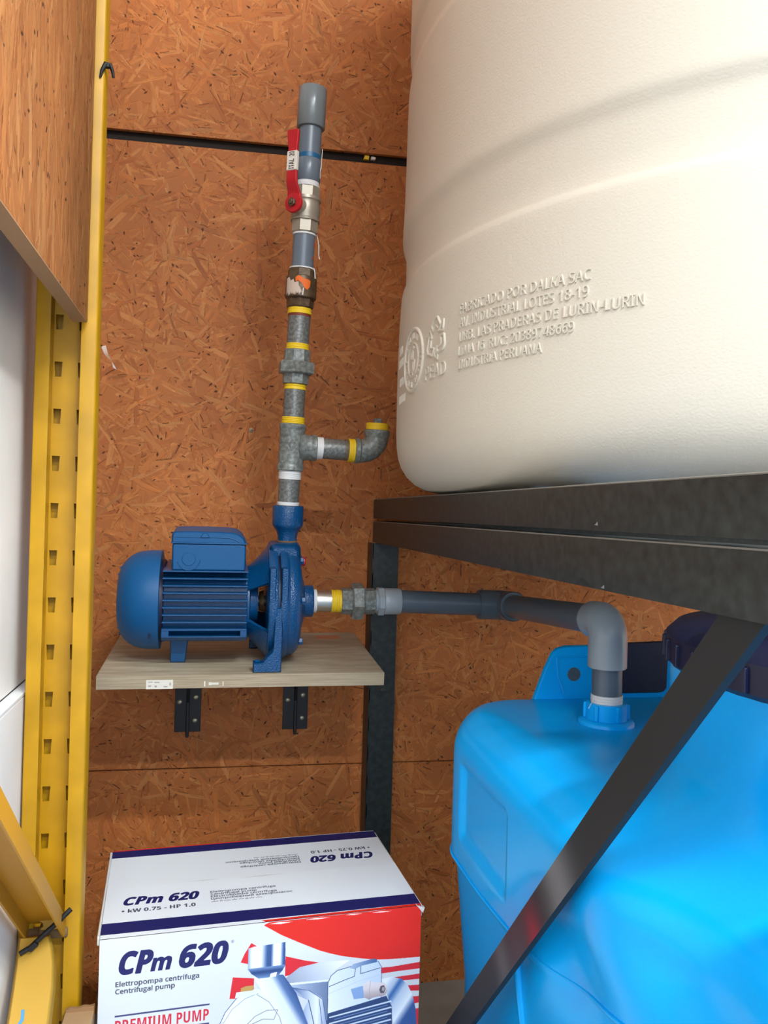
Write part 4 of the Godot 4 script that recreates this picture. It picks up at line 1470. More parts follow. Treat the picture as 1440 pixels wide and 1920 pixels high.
func riser() -> void:
	var base := pump_at() * Transform3D(Basis(Vector3(0, 0, 1), deg_to_rad(-1.57)).scaled_local(Vector3(1, 0.9865, 1)), Vector3(0.0990, 0.2320, 0))
	var o := thing("discharge_pipe", "upright galvanised pipe with red handled valve rising from the pump", "pipe", base)
	var I := Transform3D.IDENTITY
	band(0.0166, 0.0, 0.0062, "white tape", o, I, 1, 1)
	pipe("pipe_nipple", 0.0158, -0.004, 0.042, "galvanised pipe", o, I)
	band(0.0168, 0.0401, 0.0535, "white tape", o, I, 2, 5)
	# tee
	var m := mb()
	m.lathe(V2([0, 0.0533, 0.0188, 0.0533, 0.0200, 0.0545, 0.0200, 0.0605, 0.0192, 0.0618, 0.0190, 0.0635, 0.0188, 0.0905, 0.0190, 0.115, 0.0192, 0.1165, 0.0200, 0.1178, 0.0200, 0.1232, 0.0188, 0.1242, 0, 0.1242]), 48)
	m.xf = Transform3D(ALONG_X, Vector3(0, 0.0900, 0))
	m.lathe(V2([0.0, 0.0, 0.0225, 0.012, 0.0205, 0.0185, 0.0192, 0.0225, 0.0190, 0.0290, 0.0200, 0.0302, 0.0200, 0.0362, 0.0188, 0.0372, 0.0, 0.0372]), 40)
	var tee := part("pipe_tee", m, mats["galvanised"], o)
	m = mb()
	for rr in [[0.0052, 0.0088], [0.0026, 0.0046]]:
		var pts := [Vector2(0, rr[1]), Vector2(rr[0], 0), Vector2(0, -rr[1]), Vector2(-rr[0], 0), Vector2(0, rr[1])]
		var line := []
		for i in 4:
			for j in 4:
				var p: Vector2 = pts[i].lerp(pts[i + 1], j / 4.0)
				line.append(Vector3(p.x - 0.001, 0.092 + p.y, sqrt(0.0189 * 0.0189 - p.x * p.x)))
		line.append(line[0])
		m.tube(line, 0.0006, 6)
	part("diamond_mark", m, mats["galvanised pipe"], tee)
	# side branch
	var B := Transform3D(ALONG_X, Vector3(0, 0.0905, 0))
	band(0.0168, 0.0368, 0.0470, "white tape", o, B, 3, 4)
	pipe("pipe_nipple", 0.0158, 0.035, 0.090, "galvanised pipe", o, B)
	m = mb(B)
	for k in 4:
		m.lathe(V2([0.0157, 0.0795 + k * 0.0015, 0.0162, 0.0800 + k * 0.0015, 0.0157, 0.0805 + k * 0.0015]), 36)
	part("thread", m, mats["rust"], o)
	band(0.0180, 0.0852, 0.0955, "yellow tape", o, B, 4, 4)
	m = mb(B)
	m.lathe(V2([0, 0.0955, 0.0185, 0.0955, 0.0197, 0.0967, 0.0197, 0.1022, 0.0186, 0.1034, 0.017, 0.106, 0.0, 0.106]), 40)
	m.xf = at(Vector3(0.1285, 0.0, 0))
	m.lathe(V2([0, 0.110, 0.0176, 0.110, 0.0188, 0.1150, 0.0200, 0.1168, 0.0200, 0.1235, 0.0188, 0.1246, 0.0, 0.1246]), 40)
	m.xf = I
	var bend := []
	for i in 13:
		var a := -PI / 2 + PI / 2 * i / 12
		bend.append(Vector3(0.1035 + cos(a) * 0.025, 0.0905 + 0.0225 + sin(a) * 0.0225, 0))
	m.tube(bend, 0.0180, 36, false)
	part("pipe_elbow", m, mats["galvanised"], o)
	var Pl := at(Vector3(0.1285, 0, 0))
	band(0.0172, 0.1246, 0.1350, "yellow tape", o, Pl, 5, 5)
	m = mb(Pl)
	m.lathe(V2([0, 0.13, 0.0160, 0.13, 0.0160, 0.1346, 0.008, 0.1352, 0, 0.1352]), 32)
	m.box(Vector3(0, 0.1385, 0), Vector3(0.0115, 0.0085, 0.0115), 0.0012)
	part("pipe_plug", m, mats["galvanised pipe"], o)
	# upwards
	band(0.0170, 0.1242, 0.1345, "yellow tape", o, I, 6, 4)
	pipe("pipe_nipple", 0.0157, 0.130, 0.178, "galvanised pipe", o, I)
	band(0.0162, 0.1752, 0.1840, "yellow tape", o, I, 7, 2)
	union(o, Transform3D(Basis(Vector3.UP, 0.06), Vector3.ZERO), 0.1838, 0.1991, 0.2172, 0.2356)
	band(0.0170, 0.2353, 0.2447, "yellow tape", o, I, 8, 3)
	pipe("pipe_nipple", 0.0165, 0.243, 0.288, "galvanised pipe", o, I)
	m = mb()
	m.cyl(0.0168, 0.2845, 0.2885, 0.0004, 36)
	part("sealant", m, mat("red sealant", c8(120, 48, 36), 0.6), o)
	band(0.0176, 0.2880, 0.2978, "yellow tape", o, I, 9, 2)
	# check valve
	m = mb(Transform3D(Basis(Vector3.UP, 0.25), Vector3.ZERO))
	m.lathe(V2([0, 0.2975, 0.0185, 0.2975, 0.0200, 0.2990, 0.0205, 0.3105, 0.0, 0.3105]), 8, true, PI / 8, TAU + PI / 8)
	m.xf = I
	m.lathe(V2([0.019, 0.3100, 0.0218, 0.3108, 0.0232, 0.3125, 0.0230, 0.3240, 0.0228, 0.3385, 0.0222, 0.3425, 0.0200, 0.3440]), 48)
	m.xf = Transform3D(Basis(Vector3.UP, 0.1), Vector3.ZERO)
	m.lathe(V2([0.0, 0.3425, 0.0212, 0.3425, 0.0210, 0.3535, 0.0195, 0.3552, 0.0, 0.3552]), 8, true, PI / 8, TAU + PI / 8)
	var cv := part("check_valve", m, mats["brass brown"], o)
	m = mb()
	wrap_on(m, P2([62, 0.3265, 72, 0.3215, 84, 0.3245, 92, 0.3300, 108, 0.3345, 116, 0.3320, 118, 0.3385, 108, 0.3420, 95, 0.3400, 84, 0.3375, 70, 0.3370, 60, 0.3350]), 0.0229, 0.0003)
	part("sticker", m, mats["orange label"], cv)
	m = mb()
	wrap_on(m, P2([100, 0.3140, 108, 0.3160, 118, 0.3128, 130, 0.3150, 142, 0.3120, 160, 0.3130, 162, 0.3380, 146, 0.3395, 138, 0.3340, 126, 0.3360, 120, 0.3310, 106, 0.3330, 104, 0.3270, 98, 0.3240, 92, 0.3180]), 0.0229, 0.00025)
	part("sticker", m, mats["torn label"], cv)
	m = mb()
	wrap_on(m, P2([86, 0.3135, 90, 0.3135, 88, 0.3240, 85, 0.3240]), 0.0229, 0.0004)
	part("glue_run", m, mats["label white"], cv)
	band(0.0190, 0.3545, 0.3572, "white tape", o, I, 10, 1)
	pipe("pvc_nipple", 0.0163, 0.352, 0.408, "slate pvc", o, I)
	band(0.0174, 0.4048, 0.4082, "white tape", o, I, 11, 1)
	# ball valve
	m = mb(Transform3D(Basis(Vector3.UP, -0.05), Vector3.ZERO))
	m.lathe(V2([0, 0.4080, 0.0188, 0.4080, 0.0202, 0.4095, 0.0202, 0.4255, 0.0, 0.4255]), 8, true, PI / 8, TAU + PI / 8)
	m.lathe(V2([0, 0.4610, 0.0200, 0.4610, 0.0200, 0.4745, 0.0186, 0.4757, 0.0, 0.4757]), 8, true, PI / 8, TAU + PI / 8)
	m.xf = I
	m.lathe(V2([0.0150, 0.4250, 0.0214, 0.4258, 0.0218, 0.4285, 0.0204, 0.4300, 0.0206, 0.4345, 0.0214, 0.4400, 0.0210, 0.4480, 0.0200, 0.4535, 0.0204, 0.4548, 0.0218, 0.4562, 0.0214, 0.4605, 0.0150, 0.4615]), 48)
	var bv := part("ball_valve", m, mats["nickel"], o)
	var dv := Vector3(-0.62, 0.0, 0.785)
	var tv := Vector3(0.785, 0.0, 0.62)
	var S := Transform3D(Basis(tv, dv, tv.cross(dv)), Vector3(0, 0.4435, 0))
	m = mb(S)
	m.lathe(V2([0.0, 0.016, 0.0125, 0.016, 0.0115, 0.021, 0.0100, 0.023, 0.0100, 0.029, 0.0, 0.029]), 28)
	part("stem_boss", m, mats["nickel"], bv)
	# lever: a disc round the stem and a strip that kinks outwards and runs up beside the pipe
	m = mb(S)
	m.lathe(V2([0.0, 0.029, 0.0128, 0.029, 0.0140, 0.0302, 0.0140, 0.0338, 0.0130, 0.0350, 0.0, 0.0350]), 36)
	var HV := Transform3D(Basis(tv, Vector3.UP, dv), Vector3(0, 0.4435, 0) + dv * 0.031)
	m.xf = HV
	var path := [[0.000, 0.0, 0.0125], [0.012, 0.0004, 0.0110], [0.018, 0.003, 0.0095], [0.026, 0.0085, 0.0088], [0.034, 0.0095, 0.0086], [0.046, 0.0096, 0.0082], [0.066, 0.0098, 0.0074], [0.076, 0.0102, 0.0074], [0.088, 0.0112, 0.0090], [0.0985, 0.0120, 0.0096], [0.1000, 0.0121, 0.0084]]
	var rows := []
	for q in path:
		var row := []
		for e in [[-1.0, -1.0], [-0.86, -1.6], [0.86, -1.6], [1.0, -1.0], [1.0, 1.0], [0.86, 1.6], [-0.86, 1.6], [-1.0, 1.0]]:
			row.append(Vector3(e[0] * q[2], q[0], q[1] + e[1] * 0.0016))
		rows.append(row)
	m.grid(rows, true, func(p: Vector3): return Vector3(p.x * 0.5, p.y, _lever_out(path, p.y)))
	m.flat(rows[-1][0], rows[-1][3], rows[-1][4], rows[-1][7], Vector3.UP)
	part("handle", m, mats["red vinyl"], bv)
	m = mb(HV)
	m.box(Vector3(0, 0.0570, 0.0100), Vector3(0.0172, 0.028, 0.0068), 0.0012)
	part("grip_label", m, mats["label white"], bv)
	m = mb()
	var g := glyphs("ITAL  20", true)
	var gp: PackedVector3Array = g[0]
	var gn: PackedVector3Array = g[1]
	for i in range(0, gp.size(), 3):
		if gn[i].z < 0.5:
			continue
		var q := []
		for k in 3:
			q.append(HV * Vector3(0.0045 - gp[i + k].y * 0.0085, 0.0445 + gp[i + k].x * 0.025 / g[2], 0.01355))
		m.tri(q[0], q[1], q[2], dv, dv, dv)
	part("grip_lettering", m, mats["ink"], bv)
	m = mb(S)
	m.cyl(0.0062, 0.0345, 0.0400, 0.0008, 6, true)
	m.cyl(0.0036, 0.0400, 0.0425, 0.0008, 16)
	part("handle_nut", m, mats["brass brown"], bv)
	# plastic above the valve
	band(0.0180, 0.4755, 0.4840, "white tape", o, I, 12, 3)
	m = mb()
	m.lathe(V2([0, 0.4832, 0.0178, 0.4832, 0.0186, 0.4842, 0.0186, 0.5155, 0.0178, 0.5165, 0, 0.5165]), 44)
	part("pvc_adapter", m, mats["slate pvc"], o)
	m = mb()
	m.cyl(0.0172, 0.5165, 0.5240, 0.0006, 40)
	part("cement_band", m, mats["cement blue"], o)
	pipe("pvc_pipe", 0.0167, 0.51, 0.575, "slate pvc", o, I)
	m = mb()
	m.lathe(V2([0.0170, 0.5625, 0.0198, 0.5630, 0.0206, 0.5640, 0.0206, 0.6195, 0.0198, 0.6205, 0.0180, 0.6205, 0.0172, 0.6190, 0.0172, 0.585, 0.0, 0.585]), 48)
	part("pvc_coupling", m, mats["coupling grey"], o)
	# frayed ends of tape and drips of glue on the right
	m = mb()
	wrap_on(m, P2([-2, 0.5030, 16, 0.5045, 14, 0.5170, 8, 0.5300, 2, 0.5360, -4, 0.5280]), 0.0186, 0.0008)
	wrap_on(m, P2([12, 0.4900, 24, 0.4900, 26, 0.5050, 14, 0.5060]), 0.0186, 0.0004)
	part("glue_run", m, mats["label white"], o)
	m = mb()
	m.tube([Vector3(0.0195, 0.404, 0.004), Vector3(0.0215, 0.393, 0.006), Vector3(0.0225, 0.378, 0.005), Vector3(0.0245, 0.372, 0.006)], 0.0006, 6)
	m.tube([Vector3(0.018, 0.4075, 0.006), Vector3(0.0225, 0.392, 0.004), Vector3(0.023, 0.3735, 0.004)], 0.0005, 6)
	m.tube([Vector3(0.0155, 0.356, 0.014), Vector3(0.0175, 0.350, 0.0145), Vector3(0.0185, 0.341, 0.0140)], 0.0009, 6)
	part("tape_tail", m, mats["white tape"], o)
	m = mb()
	wrap_on(m, P2([22, 0.3700, 34, 0.3700, 36, 0.3740, 24, 0.3745]), 0.0163, 0.0004)
	wrap_on(m, P2([18, 0.3880, 30, 0.3890, 26, 0.3960, 18, 0.3950]), 0.0163, 0.0004)
	part("paint_dab", m, mat("red dab", c8(180, 60, 44), 0.6), o)

func _lever_out(path: Array, y: float) -> float:
	for i in path.size() - 1:
		if y <= path[i + 1][0]:
			return lerpf(path[i][1], path[i + 1][1], clampf((y - path[i][0]) / (path[i + 1][0] - path[i][0]), 0.0, 1.0))
	return path[-1][1]

func suction() -> void:
	var S0 := pump_at() * Vector3(0.1405, 0.0880, 0)
	var o := thing("suction_pipe", "grey plastic suction pipe running from the pump to the blue tank", "pipe", at(S0))
	var L := Transform3D(ALONG_X.scaled_local(Vector3(1, 0.9885, 1)), Vector3(-0.1405 + 0.0010, 0, 0))
	band(0.0176, 0.1405, 0.1474, "white tape", o, L, 21, 2)
	pipe("pipe_nipple", 0.0161, 0.139, 0.175, "bright steel", o, L)
	band(0.0170, 0.1695, 0.1860, "yellow tape", o, L, 22, 6)
	union(o, L * Transform3D(Basis(Vector3.UP, 0.2), Vector3.ZERO), 0.1852, 0.2017, 0.2201, 0.2388)
	var m := mb(L)
	m.lathe(V2([0, 0.238, 0.0172, 0.238, 0.0178, 0.2425, 0.0172, 0.2440, 0, 0.2440]), 36)
	m.lathe(V2([0, 0.2430, 0.0212, 0.2430, 0.0225, 0.2442, 0.0225, 0.2518, 0.0212, 0.2530, 0, 0.2530]), 8, true, PI / 8, TAU + PI / 8)
	m.lathe(V2([0, 0.2520, 0.0196, 0.2525, 0.0203, 0.2540, 0.0203, 0.2780, 0.0196, 0.2793, 0, 0.2793]), 44)
	part("pvc_adapter", m, mats["grey pvc"], o)
	# long run, dropping slightly, into the first elbow
	var a := Vector3(0.2720 - 0.1405, 0.0, 0.0)
	var T := Vector3(0.4500, 0.7105, 0.200) - S0
	var E := Vector3(0.4405, 0.7340, 0.5600) - S0
	var F := Vector3(0.4408, 0.6380, 0.5603) - S0
	var dx := (T - a).normalized()
	var dz := (E - T).normalized()
	m = mb()
	m.tube([a, T - dx * 0.022], 0.0176, 36)
	part("pvc_pipe", m, mats["dark pvc"], o)
	socket_elbow(o, T, dx, dz, 0.0232, 0.047, 0.036, "dark pvc")
	m = mb()
	m.tube([T + dz * 0.020, E - dz * 0.022], 0.0176, 36)
	part("pvc_pipe", m, mats["dark pvc"], o)
	socket_elbow(o, E, dz, Vector3.DOWN, 0.0220, 0.040, 0.0530, "grey pvc")
	m = mb()
	m.tube([E + Vector3.DOWN * 0.024, F], 0.0170, 36)
	part("pvc_pipe", m, mats["dark pvc"], o)
	m = mb(at(F))
	m.lathe(wound(0.0178, -0.001, 0.0125, 4, 27), 36)
	part("thread_tape", m, mats["white tape"], o)
	m = mb(at(F))
	m.tube([Vector3(-0.018, 0.008, 0.004), Vector3(-0.023, 0.004, 0.008), Vector3(-0.027, -0.001, 0.010)], 0.0004, 6)
	part("tape_tail", m, mats["white tape"], o)

# elbow fitting: comes in along d0 and leaves along d1
func socket_elbow(o: Node, c: Vector3, d0: Vector3, d1: Vector3, r: float, l0: float, l1: float, key: String) -> void:
	var m := mb()
	var k := 0.0215
	var pts := []
	for i in 11:
		var t := PI / 2 * i / 10
		pts.append(c - d0 * k * (1.0 - sin(t)) + d1 * k * (1.0 - cos(t)))
	var all := [c - d0 * l0, c - d0 * (l0 - 0.002)]
	var rs := [r - 0.0012, r]
	for p in pts:
		all.append(p)
		rs.append(r)
	all.append(c + d1 * (l1 - 0.0015))
	rs.append(r)
	all.append(c + d1 * l1)
	rs.append(r - 0.0012)
	m.tube(all, rs, 40)
	part("pvc_elbow", m, mats[key], o)

# ---------------------------------------------------------------- carton
const W := 0.3513
const PX := 4000.0        # picture points to a metre

func p4(a: Array) -> PackedVector2Array:
	var o := PackedVector2Array()
	for i in range(0, a.size(), 2):
		o.append(Vector2(a[i], a[i + 1]) * 4.0)
	return o

func carton() -> void:
	var yaw := 3.79
	var o := thing("carton", "white pump carton with blue bands and a red swoosh standing on the floor", "box", at(Vector3(-0.1108, 0, 0.5371), Vector3(0, yaw, 0)))
	var H := 0.40
	var D := 0.222
	var m := mb()
	var e := 0.0006
	m.flat(Vector3(0, H - e, 0), Vector3(W, H - e, 0), Vector3(W, 0, 0), Vector3(0, 0, 0), Vector3(0, 0, 1), [Vector2(0, 0), Vector2(1, 0), Vector2(1, 1), Vector2(0, 1)])
	var fm := mat("carton front print", Color.WHITE, 0.45)
	fm.albedo_texture = tex(front_print(int(W * PX), int(H * PX)))
	part("front_panel", m, fm, o)
	m = mb()
	m.flat(Vector3(0, 0, 0), Vector3(0, H, 0), Vector3(0, H, -D), Vector3(0, 0, -D), Vector3(-1, 0, 0))
	m.flat(Vector3(W, 0, 0), Vector3(W, H, 0), Vector3(W, H, -D), Vector3(W, 0, -D), Vector3(1, 0, 0))
	m.flat(Vector3(0, 0, -D), Vector3(W, 0, -D), Vector3(W, H, -D), Vector3(0, H, -D), Vector3(0, 0, -1))
	m.flat(Vector3(0, 0.001, 0), Vector3(W, 0.001, 0), Vector3(W, 0.001, -D), Vector3(0, 0.001, -D), Vector3.DOWN)
	part("body", m, mat("carton white", c8(216, 218, 221), 0.5), o)
	# two top flaps that meet a little unevenly in the middle
	var top := top_print(int(W * PX), int(D * PX))
	var tm := mat("carton top print", Color.WHITE, 0.45)
	tm.albedo_texture = tex(top)
	var N := 24
	for f in 2:
		m = mb()
		var rng := RandomNumberGenerator.new()
		rng.seed = 40 + f
		var jag := []
		for i in N + 1:
			jag.append(-0.1115 + rng.randf_range(-0.0006, 0.0006) + (-0.0016 if f else 0.0002) * (1.0 + 0.8 * sin(i * 0.7)))
		for i in N:
			var x0 := W * i / N
			var x1 := W * (i + 1) / N
			var z0: float = 0.0 if f == 0 else -D
			var y0 := H
			var y1 := H + (0.0016 if f == 0 else -0.0002)
			var q := [Vector3(x0, y0, z0), Vector3(x1, y0, z0), Vector3(x1, y1, jag[i + 1]), Vector3(x0, y1, jag[i])]
			var u := []
			for p in q:
				u.append(Vector2(p.x / W, 1.0 + p.z / D))
			m.flat(q[0], q[1], q[2], q[3], Vector3.UP, u)
		var fl := part("flap", m, tm, o)
		m = mb()
		for i in N:
			var x0 := W * i / N
			var x1 := W * (i + 1) / N
			var y1 := H + (0.0016 if f == 0 else -0.0002)
			m.flat(Vector3(x0, y1, jag[i]), Vector3(x1, y1, jag[i + 1]), Vector3(x1, y1 - 0.003, jag[i + 1]), Vector3(x0, y1 - 0.003, jag[i]), Vector3(0, 0, -1 if f == 0 else 1))
		part("cut_edge", m, mats["card edge"], fl)
	# inner flap ends showing as worn card at the left, a loose corner at the right
	m = mb()
	m.box(Vector3(-0.0016, H - 0.004, -D * 0.5), Vector3(0.003, 0.010, D * 0.96), 0.001)
	part("inner_flap", m, mats["card edge"], o)
	m = mb()
	m.box(Vector3(W + 0.0012, H - 0.008, -D * 0.5), Vector3(0.0024, 0.014, D * 0.97), 0.001)
	part("inner_flap", m, mats["card edge"], o)
	m = mb()
	m.extrude(P2([W - 0.006, H + 0.0005, W + 0.004, H - 0.003, W + 0.002, H - 0.009, W - 0.002, H - 0.004]), -0.004, 0.0008)
	part("loose_corner", m, mats["card edge"], o)

const NAVY := Color(0.095, 0.105, 0.35)
const REDP := Color(0.85, 0.15, 0.10)
const PAPER := Color(0.83, 0.845, 0.865)

func front_print(w: int, h: int) -> Image:
	var im := Image.create(w, h, false, Image.FORMAT_RGB8)
	im.fill(PAPER)
	var red2 := Color(0.84, 0.16, 0.20)
	# swoosh and stripes
	fill(im, p4([170, 3, 176, 0.5, 352, 0, 352, 59, 334, 58.5, 314, 57.5, 298, 56, 283, 53, 270, 50, 258, 47, 246, 43, 233, 38, 209, 26, 190, 16]), REDP)
	fill(im, p4([195, 40, 216, 47, 235, 52, 250, 55, 230, 57, 217, 58, 204, 61, 195, 62]), red2)
	fill(im, p4([146, 41, 150, 32, 157, 21, 163, 25, 163, 40, 155, 44]), red2)
	fill(im, p4([135, 79, 138, 56, 161, 60, 161, 82]), red2)
	for s in [[298, 66, 318, 66.5, 353, 65, 353, 72.5, 323, 72.5, 298, 73], [312, 82, 321, 79, 353, 78.5, 353, 84.5, 330, 84, 318, 86], [330, 92, 338, 90.5, 354, 91.5, 354, 98.5, 341, 97], [340, 105, 344, 104, 354, 104.5, 354, 111.5, 346, 112.5], [345, 120, 347, 118.5, 354, 118.5, 354, 142, 350, 142]]:
		fill(im, p4(s), red2)
	# fan cover and motor of the pictured pump
	var hi := c8(236, 242, 250)
	var mid := c8(176, 192, 216)
	var dk := c8(52, 72, 116)
	shade(im, p4([305, 79, 318, 78, 330, 82, 338, 91, 344, 103, 348, 120, 350, 145, 352, 190, 322, 190, 322, 133, 314, 100]), Vector2(1256, 316), Vector2(1400, 420), [[0, hi], [0.22, mid], [0.32, c8(60, 104, 170)], [0.5, c8(190, 206, 228)], [0.8, hi], [1.0, c8(60, 90, 150)]])
	fill(im, p4([243, 110, 312, 99, 319, 112, 322, 190, 243, 190]), dk)
	for k in 9:
		var y := 114.0 + k * 7.0
		fill(im, p4([246, y, 318, y - 9, 319, y - 7.2, 246, y + 1.6]), c8(206, 220, 240))
		fill(im, p4([252, y + 3.4, 314, y - 4.5, 314, y - 3.8, 252, y + 4.1]), c8(120, 150, 200))
	# terminal box
	shade(im, p4([193, 66, 211, 54, 236, 51, 268, 53, 252, 62, 246, 68, 243, 75, 194, 72]), Vector2(780, 280), Vector2(1040, 200), [[0, c8(150, 160, 182)], [0.5, c8(196, 204, 220)], [1.0, c8(240, 244, 250)]])
	shade(im, p4([194, 70, 244, 72, 244, 118, 222, 92, 200, 80]), Vector2(780, 0), Vector2(980, 0), [[0, c8(190, 202, 222)], [1.0, c8(110, 128, 164)]])
	fill(im, p4([194, 70, 244, 72, 244, 74, 194, 72.5]), c8(230, 236, 246))
	shade(im, p4([244, 110, 243.5, 76, 247, 68, 254, 63, 272, 60, 296, 57, 302, 58, 305, 66, 306, 100]), Vector2(976, 420), Vector2(1220, 260), [[0, hi], [0.6, c8(214, 226, 242)], [1.0, c8(196, 212, 234)]])
	stroke(im, p4([244, 110, 243.5, 76, 247, 68, 254, 63, 272, 60]), 3.0, dk)
	stroke(im, p4([245, 80, 262, 75, 274, 72, 275, 62]), 3.0, dk)
	stroke(im, p4([281, 60, 281, 70, 304, 66]), 3.0, dk)
	stroke(im, p4([244, 88, 280, 78, 305, 74]), 1.2, mid)
	shade(im, p4([268, 62, 272, 58, 296, 54.5, 300, 56, 300, 59, 282, 61, 274, 64]), Vector2(1080, 0), Vector2(1200, 0), [[0, c8(160, 180, 210)], [1.0, c8(70, 100, 150)]])
	stroke(im, p4([248, 111, 306, 101, 306, 66, 301, 58]), 2.6, dk)
	fill(im, p4([270, 86, 284, 84, 286, 98, 274, 98]), c8(140, 170, 216))
	# cable gland
	shade(im, p4([284, 83, 289, 80, 292, 79.5, 296, 82, 309, 83.5, 313, 88, 313, 94, 310, 98.5, 296, 99, 292, 101, 286, 97.5]), Vector2(0, 318), Vector2(0, 404), [[0, c8(236, 226, 228)], [0.4, c8(226, 214, 216)], [1.0, c8(168, 150, 156)]])
	stroke(im, p4([293, 80, 292, 90, 293, 100]), 2.2, c8(178, 162, 168))
	fill(im, p4([305, 87, 309, 86.5, 311, 91, 309, 95.5, 305, 95, 303.5, 91]), c8(96, 86, 94))
	fill(im, p4([307, 88.5, 309, 88.5, 310, 91, 308.5, 93.5, 306.5, 92]), c8(178, 168, 172))
	# flange behind the volute
	shade(im, p4([202, 75, 221, 80, 238, 92, 243, 120, 243, 190, 209, 190, 209, 117, 222, 92]), Vector2(820, 0), Vector2(972, 0), [[0, c8(90, 112, 158)], [0.5, c8(206, 216, 232)], [0.7, hi], [1.0, c8(150, 168, 200)]])
	stroke(im, p4([222, 92, 229, 120, 230, 150]), 3.4, dk)
	stroke(im, p4([234, 92, 238, 120, 239, 150]), 2.4, dk)
	stroke(im, p4([202, 76, 222, 81, 238, 93, 243, 120]), 2.6, c8(70, 92, 140))
	# volute
	shade(im, p4([125, 106, 131, 92, 143, 78, 155, 72.5, 172, 72, 189, 92, 199, 114, 205, 190, 112, 190, 116, 130]), Vector2(480, 460), Vector2(800, 330), [[0, c8(150, 168, 200)], [0.15, hi], [0.6, c8(226, 232, 242)], [0.85, hi], [1.0, c8(176, 192, 218)]])
	stroke(im, p4([113, 140, 118, 122, 125, 106, 131, 93, 143, 79, 160, 73]), 3.4, c8(84, 104, 150))
	stroke(im, p4([119, 130, 127, 108, 138, 91, 152, 81, 166, 77]), 2.2, c8(120, 140, 178))
	stroke(im, p4([151, 113, 163, 102, 176, 97, 188, 98, 184, 108, 172, 106, 160, 110, 151, 113]), 2.6, c8(104, 108, 124))
	stroke(im, p4([163, 77, 178, 88, 190, 106, 196, 126, 200, 150]), 2.4, c8(120, 130, 156))
	# brass cap, discharge neck and cup
	fill(im, p4([147, 74, 147, 69, 152, 67.5, 161, 67.5, 160, 74]), c8(190, 150, 84))
	fill(im, p4([141, 79, 142, 73, 165, 73, 165, 78]), c8(220, 226, 238))
	shade(im, p4([159, 56, 166, 72, 180, 84, 193, 104, 201, 122, 218, 130, 222, 118, 208, 82, 193, 60]), Vector2(690, 380), Vector2(830, 300), [[0, c8(60, 92, 150)], [0.2, hi], [0.55, c8(220, 230, 242)], [0.72, c8(90, 120, 172)], [1.0, c8(40, 66, 120)]])
	shade(im, p4([154, 27, 160, 25.5, 194.5, 24, 195, 50, 191, 56, 186, 61, 166, 61, 158, 55, 154, 50]), Vector2(616, 0), Vector2(780, 0), [[0, c8(150, 168, 200)], [0.1, hi], [0.34, c8(232, 238, 246)], [0.5, c8(58, 88, 140)], [0.6, c8(50, 80, 134)], [0.68, hi], [0.84, c8(240, 246, 252)], [0.93, c8(60, 90, 146)], [1.0, c8(40, 66, 120)]])
	shade(im, p4([154, 49, 195, 49, 192, 55, 187, 61, 166, 61, 158, 55]), Vector2(0, 196), Vector2(0, 246), [[0, c8(120, 146, 190)], [0.4, c8(40, 66, 120)], [1.0, c8(120, 150, 196)]])
	fill(im, p4([179, 57, 186, 56, 185, 61, 178, 61]), c8(240, 246, 252))
	stroke(im, p4([154, 27, 160, 25.5, 194.5, 24]), 1.6, c8(200, 210, 226))
	# lettering
	letter(im, "C", Vector2(18.5, 38.6) * 4, Vector2(1, 0), Vector2(0, -22.5 * 4), NAVY, true, 15 * 4.0, 0.22, 7.0)
	letter(im, "P", Vector2(37.0, 38.6) * 4, Vector2(1, 0), Vector2(0, -22.5 * 4), NAVY, true, 13 * 4.0, 0.22, 7.0)
	letter(im, "m", Vector2(52.0, 38.4) * 4, Vector2(1, 0), Vector2(0, -17.0 * 4), NAVY, true, 19 * 4.0, 0.22, 4.0)
	letter(im, "620", Vector2(80.0, 38.6) * 4, Vector2(1, 0), Vector2(0, -22.5 * 4), NAVY, true, 49 * 4.0, 0.20, 7.0)
	letter(im, "®", Vector2(135.0, 18.6) * 4, Vector2(1, 0), Vector2(0, -3.4 * 4), c8(90, 90, 120), false)
	letter(im, "Elettropompa centrifuga", Vector2(17.0, 51.0) * 4, Vector2(1, 0.008).normalized(), Vector2(0, -4.9 * 4), c8(72, 74, 92), false, 85 * 4.0, 0.0, 1.6)
	letter(im, "Centrifugal pump", Vector2(17.0, 58.6) * 4, Vector2(1, 0.006).normalized(), Vector2(0, -4.9 * 4), c8(72, 74, 92), false, 60 * 4.0, 0.0, 1.6)
	fill(im, p4([17, 81, 114, 81, 114, 82.8, 17, 82.8]), c8(60, 66, 110))
	letter(im, "PREMIUM PUMP", Vector2(17.5, 98.4) * 4, Vector2(1, 0), Vector2(0, -11.8 * 4), c8(206, 42, 62), true, 96 * 4.0, 0.0, 0.0)
	fill(im, p4([17, 101.6, 114, 101.6, 114, 103.4, 17, 103.4]), c8(60, 66, 110))
	# scuffs along the folded top edge
	for s in [[60, 0.6, 20, 0.9], [112, 0.8, 14, 0.8], [176, 2.4, 26, 2.2], [215, 2.0, 30, 1.6], [262, 1.6, 20, 1.4], [292, 2.2, 24, 1.5]]:
		fill(im, p4([s[0], s[1], s[0] + s[2] * 0.4, s[1] - s[3] * 0.5, s[0] + s[2], s[1] + 0.2, s[0] + s[2] * 0.5, s[1] + s[3] * 0.6]), c8(236, 214, 206) if s[0] > 150 else c8(196, 192, 184))
	return im

